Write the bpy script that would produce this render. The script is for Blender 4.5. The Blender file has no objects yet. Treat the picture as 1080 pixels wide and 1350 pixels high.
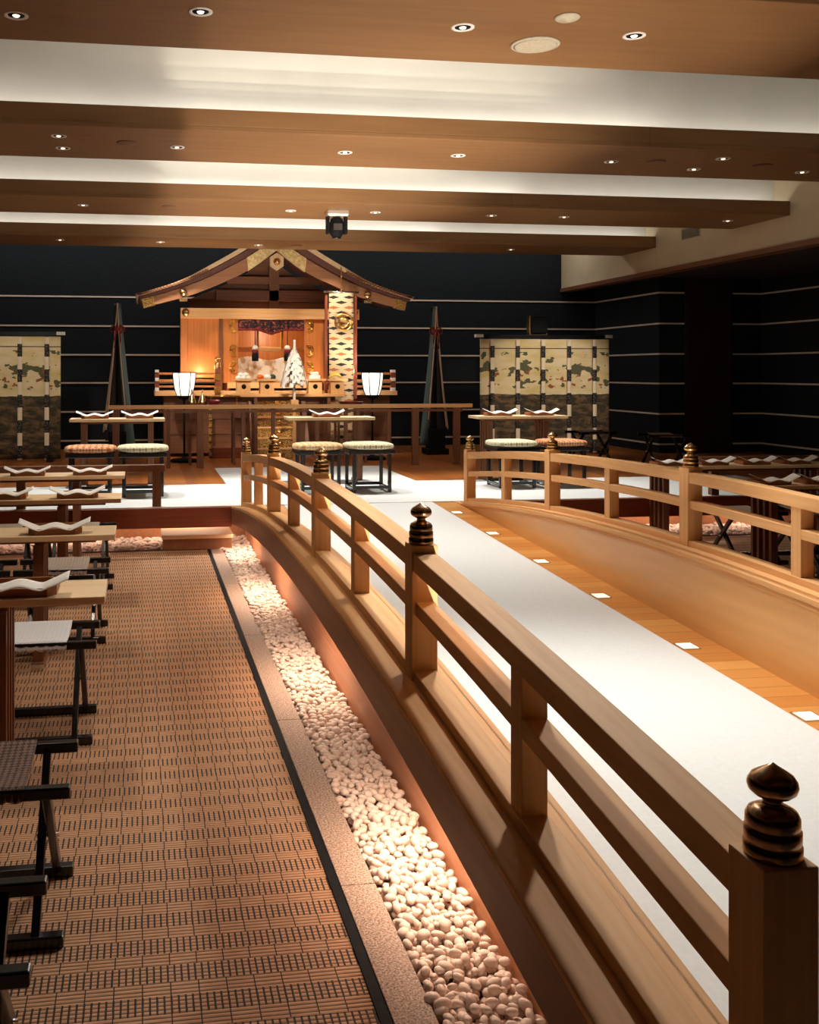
import bpy, bmesh, math, random
from mathutils import Vector, Matrix
random.seed(7)
PI = math.pi
SC = bpy.context.scene
COL = SC.collection
# ------------------------------------------------------------------ camera model (metres; camera stands at x=0, y=0)
F, CX, CY, CH = 1300.0, 386.0, 490.0, 1.45
PSI = math.atan(199/1300.0); SN, CS = math.sin(PSI), math.cos(PSI)
def at(u, v, Y):                       # where the sight line of a photo point meets the vertical plane y = Y
    a = (u-CX)/F; b = (CY-v)/F
    t = Y/(-SN*a+CS)
    return Vector(((CS*a+SN)*t, Y, CH+b*t))
def ax(u, Y): return at(u, 490, Y).x
def az(v, Y, u=380): return at(u, v, Y).z

# ------------------------------------------------------------------ materials
def lin(c):
    r = []
    for k in c[:3]:
        k = k/255.0
        r.append(k/12.92 if k <= .04045 else ((k+.055)/1.055)**2.4)
    return (*r, 1)
class NT:
    def __init__(s, name):
        s.m = bpy.data.materials.new(name); s.m.use_nodes = True
        s.t = s.m.node_tree; s.b = s.t.nodes['Principled BSDF']
    def n(s, typ, **kw):
        x = s.t.nodes.new(typ)
        for k, v in kw.items():
            if k.startswith('i_'): x.inputs[k[2:].replace('_', ' ')].default_value = v
            else: setattr(x, k, v)
        return x
    def l(s, a, b): s.t.links.new(a, b)
    def coord(s, scale=(1, 1, 1)):
        tc = s.n('ShaderNodeTexCoord'); mp = s.n('ShaderNodeMapping'); mp.inputs['Scale'].default_value = scale
        s.l(tc.outputs['Object'], mp.inputs['Vector']); return mp.outputs['Vector']
    def math(s, op, a, b=None, c=None):
        x = s.n('ShaderNodeMath', operation=op)
        for i, k in enumerate((a, b, c)):
            if k is None: continue
            if isinstance(k, (int, float)): x.inputs[i].default_value = k
            else: s.l(k, x.inputs[i])
        return x.outputs[0]
    def mix(s, fac, c1, c2):
        x = s.n('ShaderNodeMix', data_type='RGBA')
        for i, k in ((0, fac), (6, c1), (7, c2)):
            if isinstance(k, (int, float)): x.inputs[i].default_value = k
            elif isinstance(k, tuple): x.inputs[i].default_value = k
            else: s.l(k, x.inputs[i])
        return x.outputs[2]
    def base(s, sock): s.l(sock, s.b.inputs['Base Color'])
    def bump(s, h, strength=.3, dist=.002):
        x = s.n('ShaderNodeBump'); x.inputs['Strength'].default_value = strength; x.inputs['Distance'].default_value = dist
        s.l(h, x.inputs['Height']); s.l(x.outputs[0], s.b.inputs['Normal'])
    def xyz(s, sock):
        x = s.n('ShaderNodeSeparateXYZ'); s.l(sock, x.inputs[0]); return x.outputs
    def noise(s, vec, scale=5, detail=3):
        x = s.n('ShaderNodeTexNoise'); x.inputs['Scale'].default_value = scale; x.inputs['Detail'].default_value = detail
        s.l(vec, x.inputs['Vector']); return x.outputs['Fac']
    def ramp(s, fac, a, b):
        x = s.n('ShaderNodeMapRange'); x.inputs[1].default_value = a; x.inputs[2].default_value = b
        s.l(fac, x.inputs[0]); return x.outputs[0]
def pm(name, c1, c2, scale=(8, 8, 8), rough=.5, metal=0., bump=0., spec=.5, bdist=.002):
    k = NT(name); f = k.noise(k.coord(scale), 1, 4)
    f = k.ramp(f, .3, .7)
    k.base(k.mix(f, lin(c1), lin(c2)))
    k.b.inputs['Roughness'].default_value = rough; k.b.inputs['Metallic'].default_value = metal
    k.b.inputs['Specular IOR Level'].default_value = spec
    if bump: k.bump(f, bump, bdist)
    return k.m
def wood(name, c1, c2, axis, rough=.45, spec=.4, fine=55):
    sc = [fine, fine, fine]; sc['XYZ'.index(axis)] = 1.6
    k = NT(name); v = k.coord(tuple(sc)); f1 = k.noise(v, 1, 5)
    f = k.ramp(f1, .28, .72)
    k.base(k.mix(f, lin(c1), lin(c2)))
    k.b.inputs['Roughness'].default_value = rough; k.b.inputs['Specular IOR Level'].default_value = spec
    return k.m
def emit(name, c, strength, c2=None):
    k = NT(name); f = k.noise(k.coord((3, 3, 3)), 1, 2)
    col = k.mix(k.ramp(f, .2, .8), lin(c), lin(c2 or c))
    k.base(col); k.l(col, k.b.inputs['Emission Color']); k.b.inputs['Emission Strength'].default_value = strength
    return k.m
M = {}
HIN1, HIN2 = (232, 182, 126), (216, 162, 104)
for a in 'XYZ':
    M['wood'+a] = wood('hinoki_wood_'+a, HIN1, HIN2, a, .6, .22)
    M['dwood'+a] = wood('brown_wood_'+a, (128, 84, 56), (104, 64, 42), a)
    M['tray'+a] = wood('tray_wood_'+a, (176, 120, 78), (152, 98, 62), a)
    M['twood'+a] = wood('table_wood_'+a, (240, 212, 174), (226, 194, 150), a, .42)
M['panel'] = wood('gold_panel_wood', (230, 180, 112), (218, 164, 96), 'Y', .3, .5, 14)
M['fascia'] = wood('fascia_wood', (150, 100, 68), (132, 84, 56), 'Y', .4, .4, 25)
M['basepanel'] = wood('girder_panel_wood', (196, 136, 96), (178, 118, 82), 'Y', .45)
M['beam'] = wood('ceiling_beam_wood', (138, 100, 62), (126, 89, 54), 'X', .55, .3, 18)
M['eave'] = wood('eave_board_wood', (164, 116, 80), (142, 96, 66), 'X', .45)
M['bark'] = wood('brown_bark_roof', (104, 66, 54), (78, 48, 40), 'Y', .6)
M['redwood'] = wood('red_brown_wood', (140, 72, 48), (118, 58, 38), 'X', .4)
M['orangewood'] = wood('orange_cypress_wood', (204, 130, 66), (184, 110, 54), 'Z', .4)
M['roofcream'] = wood('pale_lit_eave_wood', (214, 186, 148), (196, 164, 122), 'Y', .5)  # pale wood; gives the roof top its lit cream as colour
M['white'] = pm('white_carpet_wool', (226, 229, 226), (219, 223, 221), (60, 60, 60), .95, 0, .1, .1)
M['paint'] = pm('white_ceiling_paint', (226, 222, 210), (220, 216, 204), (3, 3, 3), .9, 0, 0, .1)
M['soffit'] = pm('cream_soffit_paint', (206, 190, 160), (198, 182, 152), (3, 3, 3), .9, 0, 0, .1)
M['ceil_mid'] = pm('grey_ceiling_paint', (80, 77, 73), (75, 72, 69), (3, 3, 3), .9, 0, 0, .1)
M['ceil_dark'] = pm('dark_ceiling_tone', (70, 66, 62), (62, 58, 54), (3, 3, 3), .9, 0, 0, .1)
M['wall'] = pm('black_wall_fabric', (28, 33, 38), (38, 43, 47), (40, 40, 40), .85, 0, .2, .15)
M['wallbrown'] = pm('brown_wall_panel', (56, 40, 36), (50, 34, 31), (10, 10, 10), .7, 0, 0, .2)
M['line'] = pm('pale_metal_reveal', (236, 222, 204), (228, 212, 194), (2, 30, 30), .5, .0)
M['floor'] = pm('dark_stone_floor', (70, 60, 52), (56, 48, 42), (20, 20, 20), .7)
M['lacquer'] = pm('black_lacquer', (16, 17, 20), (22, 23, 27), (20, 20, 20), .22, 0, 0, .6)
M['black'] = pm('matt_black', (17, 18, 20), (24, 25, 27), (30, 30, 30), .8, 0, 0, .15)
M['brass'] = pm('polished_brass', (232, 196, 140), (206, 166, 110), (30, 30, 30), .26, 1)
M['bronze'] = pm('dark_bronze', (206, 166, 124), (158, 122, 92), (40, 40, 40), .24, 1)
M['gold'] = pm('gold_leaf', (236, 190, 104), (198, 144, 66), (40, 40, 40), .3, 1)
M['palegold'] = pm('pale_gilt', (244, 224, 170), (206, 170, 104), (40, 40, 40), .4, .5, .6)
M['silver'] = pm('bright_metal', (216, 214, 210), (190, 188, 184), (30, 30, 30), .25, 1)
M['paper'] = pm('white_folded_paper', (236, 232, 226), (226, 222, 214), (20, 20, 20), .8)
M['pebble'] = pm('cream_pebble', (230, 212, 198), (212, 188, 172), (9, 9, 9), .6)
M['gravelbed'] = pm('brown_gravel_bed', (120, 92, 76), (70, 52, 42), (50, 50, 50), .9, 0, .4)
M['red'] = pm('red_cord', (140, 34, 28), (110, 24, 22), (30, 30, 30), .7)
M['crimson'] = pm('crimson_lacquer', (110, 20, 26), (86, 14, 20), (30, 30, 30), .3)
M['purple'] = pm('purple_silk', (54, 26, 40), (40, 18, 30), (30, 30, 30), .7)
M['teal'] = pm('grey_green_silk', (96, 118, 118), (74, 96, 98), (30, 30, 3), .6)
M['creamsilk'] = pm('cream_silk', (206, 180, 150), (186, 160, 130), (30, 30, 3), .6)
M['darksilk'] = pm('dark_silk', (34, 34, 40), (48, 46, 50), (30, 30, 3), .6)
M['banana'] = pm('yellow_fruit', (226, 196, 90), (204, 168, 60), (20, 20, 20), .5)
M['orange'] = pm('orange_fruit', (222, 112, 40), (204, 92, 30), (20, 20, 20), .5)
M['greens'] = pm('dark_green_leaf', (50, 70, 40), (36, 52, 30), (20, 20, 20), .6)
M['speaker'] = pm('pale_grille', (196, 184, 160), (180, 168, 146), (60, 60, 60), .7)
M['lampcup'] = pm('lamp_reflector', (230, 226, 216), (210, 206, 196), (20, 20, 20), .2, .8)
M['lantern'] = emit('lantern_paper_glow', (255, 246, 232), 1.1, (255, 250, 240))
M['lightglass'] = emit('floor_light_glow', (255, 244, 220), .8)
M['lampglow'] = emit('lamp_bulb_glow', (255, 240, 214), 2.2)

def mat_granite():
    k = NT('speckled_granite'); v = k.coord((1, 1, 1))
    a = k.ramp(k.noise(v, 170, 2), .35, .68); b = k.ramp(k.noise(v, 420, 2), .55, .7)
    c = k.mix(a, lin((128, 104, 90)), lin((208, 184, 164)))
    k.base(k.mix(b, c, lin((62, 48, 42)))); k.b.inputs['Roughness'].default_value = .75
    k.bump(a, .2); return k.m
M['granite'] = mat_granite()
def mat_straw():
    k = NT('woven_straw_mat'); o = k.xyz(k.coord()); x, y = o[0], o[1]
    n = k.noise(k.coord((9, 9, 9)), 6, 2)
    yb = k.math('DIVIDE', y, .118); t = k.math('FRACT', yb); bi = k.math('FLOOR', yb)
    dashband = k.math('LESS_THAN', t, .56)
    xs = k.math('ADD', k.math('DIVIDE', x, .0165), k.math('MULTIPLY', bi, .37))
    jit = k.math('MULTIPLY', k.math('SUBTRACT', n, .5), .12)
    fx = k.math('FRACT', k.math('ADD', xs, jit))
    gap1 = k.math('MULTIPLY', k.math('LESS_THAN', fx, .30), dashband)
    fx2 = k.math('FRACT', k.math('DIVIDE', x, .066))
    gap2 = k.math('MULTIPLY', k.math('LESS_THAN', fx2, .045), k.math('SUBTRACT', 1, dashband))
    gap = k.math('MAXIMUM', gap1, gap2)
    yr = k.math('FRACT', k.math('DIVIDE', y, .0142))
    yarn = k.math('SINE', k.math('MULTIPLY', yr, PI))          # 0 at seams, 1 in the middle of a yarn
    seam = k.ramp(yarn, .1, .5)
    n2 = k.noise(k.coord((20, 160, 20)), 1, 3)
    tan = k.mix(k.ramp(n2, .3, .7), lin((196, 150, 110)), lin((166, 122, 88)))
    c = k.mix(seam, lin((84, 60, 42)), tan)
    k.base(k.mix(k.math('MULTIPLY', gap, .93), c, lin((26, 20, 18))))
    k.b.inputs['Roughness'].default_value = .75; k.b.inputs['Specular IOR Level'].default_value = .25
    h = k.math('MULTIPLY', yarn, k.math('SUBTRACT', 1, gap)); k.bump(h, .7, .004); return k.m
M['straw'] = mat_straw()
def mat_planks(name, ca, cb, w, axis=1, length=None):
    k = NT(name); o = k.xyz(k.coord()); y = o[axis]
    q = k.math('FLOOR', k.math('DIVIDE', y, w))
    wn = k.n('ShaderNodeTexWhiteNoise', noise_dimensions='1D'); k.l(q, wn.inputs['W'])
    sc = [2, 2, 2]; sc[axis] = 40
    g = k.noise(k.coord(tuple(sc)), 1, 4)
    f = k.math('ADD', k.math('MULTIPLY', wn.outputs['Value'], .6), k.math('MULTIPLY', g, .5))
    c = k.mix(k.ramp(f, .2, .95), lin(ca), lin(cb))
    seam = k.math('LESS_THAN', k.math('FRACT', k.math('DIVIDE', y, w)), .02)
    k.base(k.mix(seam, c, lin((70, 40, 20)))); k.b.inputs['Roughness'].default_value = .32; return k.m
M['strip'] = mat_planks('deck_planks', (196, 124, 56), (226, 166, 92), .105)
M['stagefloor'] = mat_planks('stage_planks', (150, 84, 34), (190, 116, 52), .11, 0)
def mat_checks(name, ca, cb, cc, s):
    k = NT(name); o = k.xyz(k.coord()); 
    a = k.math('SINE', k.math('MULTIPLY', k.math('ADD', o[0], o[1]), s)); b = k.math('SINE', k.math('MULTIPLY', k.math('SUBTRACT', o[0], o[1]), s))
    p = k.math('MULTIPLY', a, b); n = k.noise(k.coord((60, 60, 60)), 1, 2)
    f = k.ramp(k.math('ADD', p, k.math('SUBTRACT', n, .5)), -.15, .3)
    c = k.mix(f, lin(ca), lin(cb))
    k.base(k.mix(k.math('GREATER_THAN', p, .75), c, lin(cc))); k.b.inputs['Roughness'].default_value = .8; return k.m
M['cush_orange'] = mat_checks('orange_brocade', (196, 106, 52), (232, 196, 150), (214, 140, 84), 60)
M['cush_cream'] = mat_checks('cream_brocade', (206, 196, 156), (234, 226, 196), (180, 168, 120), 60)
M['cush_gold'] = mat_checks('pale_orange_brocade', (212, 160, 96), (236, 214, 176), (224, 184, 130), 60)
M['seat_white'] = mat_checks('white_woven_cord', (206, 206, 208), (228, 228, 230), (186, 186, 190), 190)
M['seat_brown'] = mat_checks('brown_woven_cord', (78, 54, 44), (150, 116, 96), (112, 84, 68), 190)
M['seat_grey'] = mat_checks('grey_woven_cord', (136, 120, 106), (182, 166, 150), (110, 96, 84), 190)
def mat_curtain():
    k = NT('painted_pine_curtain'); o = k.xyz(k.coord()); x, z = o[0], o[2]
    v = k.coord((1, 1, 1)); n1 = k.noise(k.coord((4.2, 1, 7.5)), 1, 3); n2 = k.noise(k.coord((5, 1, 8)), 1.7, 3); n3 = k.noise(k.coord((6, 1, 16)), 1, 4)
    up = k.mix(k.ramp(k.noise(k.coord((3, 1, 8)), 1, 2), .35, .65), lin((216, 200, 164)), lin((200, 178, 120)))
    zi = k.math('LESS_THAN', z, 1.36)
    zz = k.math('MULTIPLY', k.math('GREATER_THAN', z, .88), zi)
    g = k.math('MULTIPLY', k.math('GREATER_THAN', n1, .56), zz)
    up = k.mix(g, up, lin((82, 84, 58)))
    r = k.math('MULTIPLY', k.math('GREATER_THAN', n2, .60), k.math('MULTIPLY', zz, k.math('LESS_THAN', z, 1.14)))
    up = k.mix(r, up, lin((140, 76, 54)))
    line = k.math('MULTIPLY', k.math('GREATER_THAN', z, 1.40), k.math('LESS_THAN', z, 1.412))
    up = k.mix(line, up, lin((60, 44, 34)))
    lo = k.mix(k.ramp(n3, .4, .62), lin((44, 34, 26)), lin((112, 88, 58)))
    lo = k.mix(k.ramp(n2, .5, .6), lo, lin((54, 48, 30)))
    edge = k.math('LESS_THAN', z, k.math('ADD', .80, k.math('MULTIPLY', k.math('SUBTRACT', n3, .5), .05)))
    k.base(k.mix(edge, up, lo)); k.b.inputs['Roughness'].default_value = .85; return k.m
M['curtain'] = mat_curtain()
def mat_ribbon():
    k = NT('banded_ribbon'); o = k.xyz(k.coord()); t = k.math('FRACT', k.math('ADD', k.math('DIVIDE', o[2], .31), .36))
    b = k.math('GREATER_THAN', t, .5); n = k.noise(k.coord((60, 1, 60)), 1, 2)
    dk = k.mix(k.math('GREATER_THAN', n, .58), lin((24, 24, 28)), lin((120, 104, 84)))
    k.base(k.mix(b, lin((222, 206, 178)), dk)); k.b.inputs['Roughness'].default_value = .8; return k.m
M['ribbon'] = mat_ribbon()
def mat_cloudbanner():
    k = NT('cloud_pattern_banner'); o = k.xyz(k.coord()); x, z = o[0], o[2]
    rowf = k.math('DIVIDE', z, .066); row = k.math('FLOOR', rowf)
    fz = k.math('ABSOLUTE', k.math('SUBTRACT', k.math('FRACT', rowf), .5))
    par = k.math('MULTIPLY', k.math('MODULO', k.math('ADD', row, 100), 2), .5)
    fx = k.math('ABSOLUTE', k.math('SUBTRACT', k.math('FRACT', k.math('ADD', k.math('DIVIDE', x, .2), par)), .5))
    n = k.noise(k.coord((80, 1, 90)), 1, 1)
    d = k.math('ADD', k.math('ADD', k.math('MULTIPLY', fx, 2.0), k.math('MULTIPLY', fz, 2.3)), k.math('MULTIPLY', k.math('SUBTRACT', n, .5), .6))
    loz = k.math('LESS_THAN', d, .78)
    m3 = k.math('MODULO', k.math('ADD', row, 100), 3)
    c = k.mix(k.math('LESS_THAN', m3, .5), lin((38, 30, 26)), lin((170, 98, 48)))
    k.base(k.mix(loz, lin((206, 180, 142)), c)); k.b.inputs['Roughness'].default_value = .8; return k.m
M['cloudbanner'] = mat_cloudbanner()
def mat_brocade():
    k = NT('white_gold_brocade'); n = k.noise(k.coord((9, 9, 9)), 1, 3)
    k.base(k.mix(k.ramp(n, .5, .62), lin((226, 214, 196)), lin((186, 146, 100)))); k.b.inputs['Roughness'].default_value = .8; return k.m
M['brocade'] = mat_brocade()
def mat_misu():
    k = NT('purple_valance_pattern'); n = k.noise(k.coord((30, 30, 40)), 1, 2)
    k.base(k.mix(k.math('GREATER_THAN', n, .58), lin((40, 20, 32)), lin((150, 72, 44)))); k.b.inputs['Roughness'].default_value = .7; return k.m
M['misu'] = mat_misu()
def mat_carve():
    k = NT('gilt_carving'); n = k.noise(k.coord((34, 34, 34)), 1, 2)
    w = k.math('SINE', k.math('MULTIPLY', n, 40)); f = k.ramp(w, -.5, .6)
    k.base(k.mix(f, lin((110, 66, 26)), lin((240, 196, 112)))); k.b.inputs['Metallic'].default_value = .25; k.b.inputs['Roughness'].default_value = .35
    k.bump(f, .8, .01); return k.m
M['carve'] = mat_carve()

# ------------------------------------------------------------------ mesh builder
class MB:
    def __init__(s): s.v = []; s.f = []; s.m = []; s.sm = []
    def add(s, vs, fs, mi=0, smooth=False, T=None):
        b = len(s.v)
        s.v += [tuple(T @ Vector(p)) if T else tuple(p) for p in vs]
        for f in fs: s.f.append([b+i for i in f]); s.m.append(mi); s.sm.append(smooth)
        return s
    def box(s, x0, x1, y0, y1, z0, z1, mi=0, T=None):
        vs = [(x, y, z) for x in (x0, x1) for y in (y0, y1) for z in (z0, z1)]
        return s.add(vs, [(0, 1, 3, 2), (4, 6, 7, 5), (0, 4, 5, 1), (2, 3, 7, 6), (0, 2, 6, 4), (1, 5, 7, 3)], mi, False, T)
    def prism(s, poly, axis, a, b, mi=0, T=None):       # poly in the two other axes (in xyz order)
        def P(p, t):
            return {'X': (t, p[0], p[1]), 'Y': (p[0], t, p[1]), 'Z': (p[0], p[1], t)}[axis]
        n = len(poly); vs = [P(p, a) for p in poly]+[P(p, b) for p in poly]
        fs = [tuple(range(n)), tuple(range(2*n-1, n-1, -1))]+[(i, (i+1) % n, n+(i+1) % n, n+i) for i in range(n)]
        return s.add(vs, fs, mi, False, T)
    def lathe(s, prof, n=24, c=(0, 0, 0), mi=0, T=None):
        vs = []; fs = []
        for r, z in prof:
            for i in range(n):
                a = 2*PI*i/n; vs.append((c[0]+r*math.cos(a), c[1]+r*math.sin(a), c[2]+z))
        for k in range(len(prof)-1):
            for i in range(n):
                fs.append((k*n+i, k*n+(i+1) % n, (k+1)*n+(i+1) % n, (k+1)*n+i))
        fs.append(tuple(range(n-1, -1, -1))); fs.append(tuple(range((len(prof)-1)*n, len(prof)*n)))
        return s.add(vs, fs, mi, True, T)
    def tube(s, pts, r, n=8, mi=0, T=None):
        pts = [Vector(p) for p in pts]; vs = []; fs = []
        for i, p in enumerate(pts):
            d = (pts[min(i+1, len(pts)-1)]-pts[max(i-1, 0)]).normalized()
            u = d.cross(Vector((0, 0, 1)))
            if u.length < 1e-3: u = d.cross(Vector((1, 0, 0)))
            u.normalize(); w = d.cross(u)
            rr = r[i] if isinstance(r, (list, tuple)) else r
            for k in range(n):
                a = 2*PI*k/n; vs.append(p+u*rr*math.cos(a)+w*rr*math.sin(a))
        for i in range(len(pts)-1):
            for k in range(n): fs.append((i*n+k, i*n+(k+1) % n, (i+1)*n+(k+1) % n, (i+1)*n+k))
        fs.append(tuple(range(n-1, -1, -1))); fs.append(tuple(range((len(pts)-1)*n, len(pts)*n)))
        return s.add(vs, fs, mi, True, T)
    def bar(s, p, q, w, h, mi=0, up=(0, 0, 1)):          # straight square bar from p to q
        p, q = Vector(p), Vector(q); d = (q-p).normalized(); up = Vector(up)
        u = d.cross(up)
        if u.length < 1e-3: u = d.cross(Vector((0, 1, 0)))
        u.normalize(); w_ = u.cross(d)
        vs = [e+u*a*w/2+w_*b*h/2 for e in (p, q) for a in (-1, 1) for b in (-1, 1)]
        return s.add(vs, [(0, 1, 3, 2), (4, 6, 7, 5), (0, 4, 5, 1), (2, 3, 7, 6), (0, 2, 6, 4), (1, 5, 7, 3)], mi)
    def ell(s, c, rx, ry, rz, n=14, m=8, mi=0, T=None, p=1.0, wob=0):
        vs = []; fs = []
        sp = lambda t: math.copysign(abs(t)**p, t)
        for j in range(m+1):
            ph = -PI/2+PI*j/m
            for i in range(n):
                a = 2*PI*i/n; k = 1+(wob*math.sin(2*a+1.3)*math.cos(ph) if wob else 0)
                vs.append((c[0]+rx*k*sp(math.cos(ph))*sp(math.cos(a)), c[1]+ry*k*sp(math.cos(ph))*sp(math.sin(a)), c[2]+rz*sp(math.sin(ph))))
        for j in range(m):
            for i in range(n): fs.append((j*n+i, j*n+(i+1) % n, (j+1)*n+(i+1) % n, (j+1)*n+i))
        return s.add(vs, fs, mi, True, T)
    def sheet(s, fn, nu, nv, th=0., mi=0, off=(0, 1, 0), smooth=True):  # fn(u,v)->point; thickness along off
        o = Vector(off)*th; vs = []; fs = []
        for side in (0, 1):
            for j in range(nv+1):
                for i in range(nu+1): vs.append(Vector(fn(i/nu, j/nv))+(o if side else Vector()))
        n = (nu+1)*(nv+1); g = lambda i, j, sd: sd*n+j*(nu+1)+i
        for j in range(nv):
            for i in range(nu):
                fs.append((g(i, j, 0), g(i+1, j, 0), g(i+1, j+1, 0), g(i, j+1, 0)))
                fs.append((g(i, j, 1), g(i, j+1, 1), g(i+1, j+1, 1), g(i+1, j, 1)))
        for i in range(nu):
            fs.append((g(i, 0, 0), g(i, 0, 1), g(i+1, 0, 1), g(i+1, 0, 0))); fs.append((g(i, nv, 0), g(i+1, nv, 0), g(i+1, nv, 1), g(i, nv, 1)))
        for j in range(nv):
            fs.append((g(0, j, 0), g(0, j+1, 0), g(0, j+1, 1), g(0, j, 1))); fs.append((g(nu, j, 0), g(nu, j, 1), g(nu, j+1, 1), g(nu, j+1, 0)))
        return s.add(vs, fs, mi, smooth)
    def arch(s, x0, x1, y0, y1, zb, zt, n=40, mi=0):      # bar along y with curved bottom and top
        return s.sweep([(x0, 0), (x1, 0), (x1, 1), (x0, 1)], y0, y1, lambda y: (zb(y), zt(y)-zb(y)), n, mi)
    def sweep(s, poly, y0, y1, zf, n=40, mi=0):           # poly (x, t) with z = base + t*height
        vs = []; k = len(poly); fs = []
        for i in range(n+1):
            y = y0+(y1-y0)*i/n; b, h = zf(y)
            for x, t in poly: vs.append((x, y, b+t*h))
        for i in range(n):
            for j in range(k): fs.append((i*k+j, i*k+(j+1) % k, (i+1)*k+(j+1) % k, (i+1)*k+j))
        fs.append(tuple(range(k))); fs.append(tuple(range((n+1)*k-1, n*k-1, -1)))
        return s.add(vs, fs, mi)
    def mesh(s, name, mats):
        me = bpy.data.meshes.new(name); me.from_pydata([tuple(p) for p in s.v], [], s.f)
        for m in (mats if isinstance(mats, (list, tuple)) else [mats]): me.materials.append(M[m] if isinstance(m, str) else m)
        for p, mi, sm in zip(me.polygons, s.m, s.sm): p.material_index = mi; p.use_smooth = sm
        b = bmesh.new(); b.from_mesh(me); bmesh.ops.recalc_face_normals(b, faces=b.faces); b.to_mesh(me); b.free()
        return me
    def obj(s, name, mats, parent=None, loc=None, bevel=0, rot=None):
        o = bpy.data.objects.new(name, s.mesh(name, mats)); COL.objects.link(o)
        if parent: o.parent = parent
        if loc: o.location = loc
        if rot: o.rotation_euler = rot
        if bevel:
            b = o.modifiers.new('edge', 'BEVEL'); b.width = bevel; b.segments = 2; b.limit_method = 'ANGLE'; b.angle_limit = math.radians(40)
        return o
def tag(o, label, cat, group=None):
    o['label'] = label; o['category'] = cat
    if group: o['group'] = group
    return o
def thing(name, label, cat, loc=(0, 0, 0), rz=0, group=None):
    o = bpy.data.objects.new(name, None); COL.objects.link(o); o.empty_display_size = .1
    o.location = loc; o.rotation_euler = (0, 0, rz); return tag(o, label, cat, group)
def struct(o): o['kind'] = 'structure'; return o
def clone(root, loc, label, group=None, rz=None):
    r = root.copy(); COL.objects.link(r); r.location = loc; r['label'] = label
    if rz is not None: r.rotation_euler = (0, 0, rz)
    if group: r['group'] = group
    for ch in list(root.children):
        c = ch.copy(); COL.objects.link(c); c.parent = r
        for g in ch.children:
            d = g.copy(); COL.objects.link(d); d.parent = c
    return r

# ================================================================== THE SETTING
HD = .35                              # stage height
ZB = 3.0                              # underside of the ceiling beams
XL, XR = -3.3, 8.4
struct(MB().box(XL-.3, XR+.3, -3, 14.6, -.16, -.06).obj('floor', 'floor'))
struct(MB().box(XL, .525, -2.8, 8.05, -.06, 0).obj('floor_left', 'straw'))
struct(MB().box(3.025, XR, -2.8, 8.05, -.06, 0).obj('floor_right', 'straw'))
for n, x in (('trim_1', .525), ('trim_2', 2.999)):
    struct(MB().box(x, x+.026, -2.8, 8.07, -.06, .004).obj(n, 'black'))
struct(MB().box(XL, .525, 8.05, 8.075, -.06, .004).obj('trim_3', 'black'))
struct(MB().box(3.025, XR, 8.05, 8.075, -.06, .004).obj('trim_4', 'black'))
k = MB()
for i in range(8):
    y0 = -2.6+i*1.33; k.box(.553, .652, y0, min(y0+1.327, 8.08), -.06, .006)
struct(k.obj('kerb_left', 'granite', bevel=.003))
k = MB()
for i in range(8):
    y0 = -2.6+i*1.33; k.box(2.898, 2.997, y0, min(y0+1.327, 8.08), -.06, .006)
struct(k.obj('kerb_right', 'granite', bevel=.003))
k = MB().box(.652, .92, -2.6, 8.08, -.06, -.028).box(2.63, 2.898, -2.6, 8.08, -.06, -.028).box(XL, XR, 8.075, 8.75, -.06, -.028)
struct(k.obj('floor_gravel', 'gravelbed'))
# stage: recessed base, overhanging fascia, plank floor
struct(MB().box(XL, XR, 8.7, 14.3, -.06, .30).obj('stage_slab', 'basepanel'))
struct(MB().box(XL, XR, 8.03, 14.3, .30, HD).obj('floor_stage', 'stagefloor'))
struct(MB().box(XL, .725, 8.0, 8.03, .19, HD).box(2.845, XR, 8.0, 8.03, .19, HD).obj('trim_5', 'redwood', bevel=.003))
# walls
struct(MB().box(XL-.1, 7.0, 14.3, 14.4, 0, 3.8).obj('wall_back', 'wall'))
struct(MB().box(6.9, 7.0, 12.4, 14.3, 0, 3.8).obj('wall_return', 'wall'))
struct(MB().box(7.0, XR+.1, 12.4, 12.5, 0, 3.8).obj('wall_back_right', 'wall'))
struct(MB().box(XR, XR+.1, -2.9, 12.4, 0, 3.8).obj('wall_right', 'wall'))
struct(MB().box(XL-.1, XL, -2.9, 14.3, 0, 3.8).obj('wall_left', 'wall'))
struct(MB().box(XL-.1, XR+.1, -3.0, -2.9, -.06, 3.8).obj('wall_front', 'wall'))
struct(MB().box(7.27, 7.95, 12.36, 12.4, HD, 2.72).obj('wall_panel', 'wallbrown'))
LZ = [2.516, 2.10, 1.69, 1.29, .88, .47]
k = MB()
for z in LZ:
    k.box(XL, 6.9, 14.288, 14.3, z-.011, z+.011); k.box(6.888, 6.9, 12.4, 14.288, z-.011, z+.011)
    k.box(6.9, 7.26, 12.388, 12.4, z-.011, z+.011); k.box(7.96, XR, 12.388, 12.4, z-.011, z+.011); k.box(XR-.012, XR, 2, 12.388, z-.011, z+.011)
struct(k.obj('trim_6', 'line'))
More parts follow.
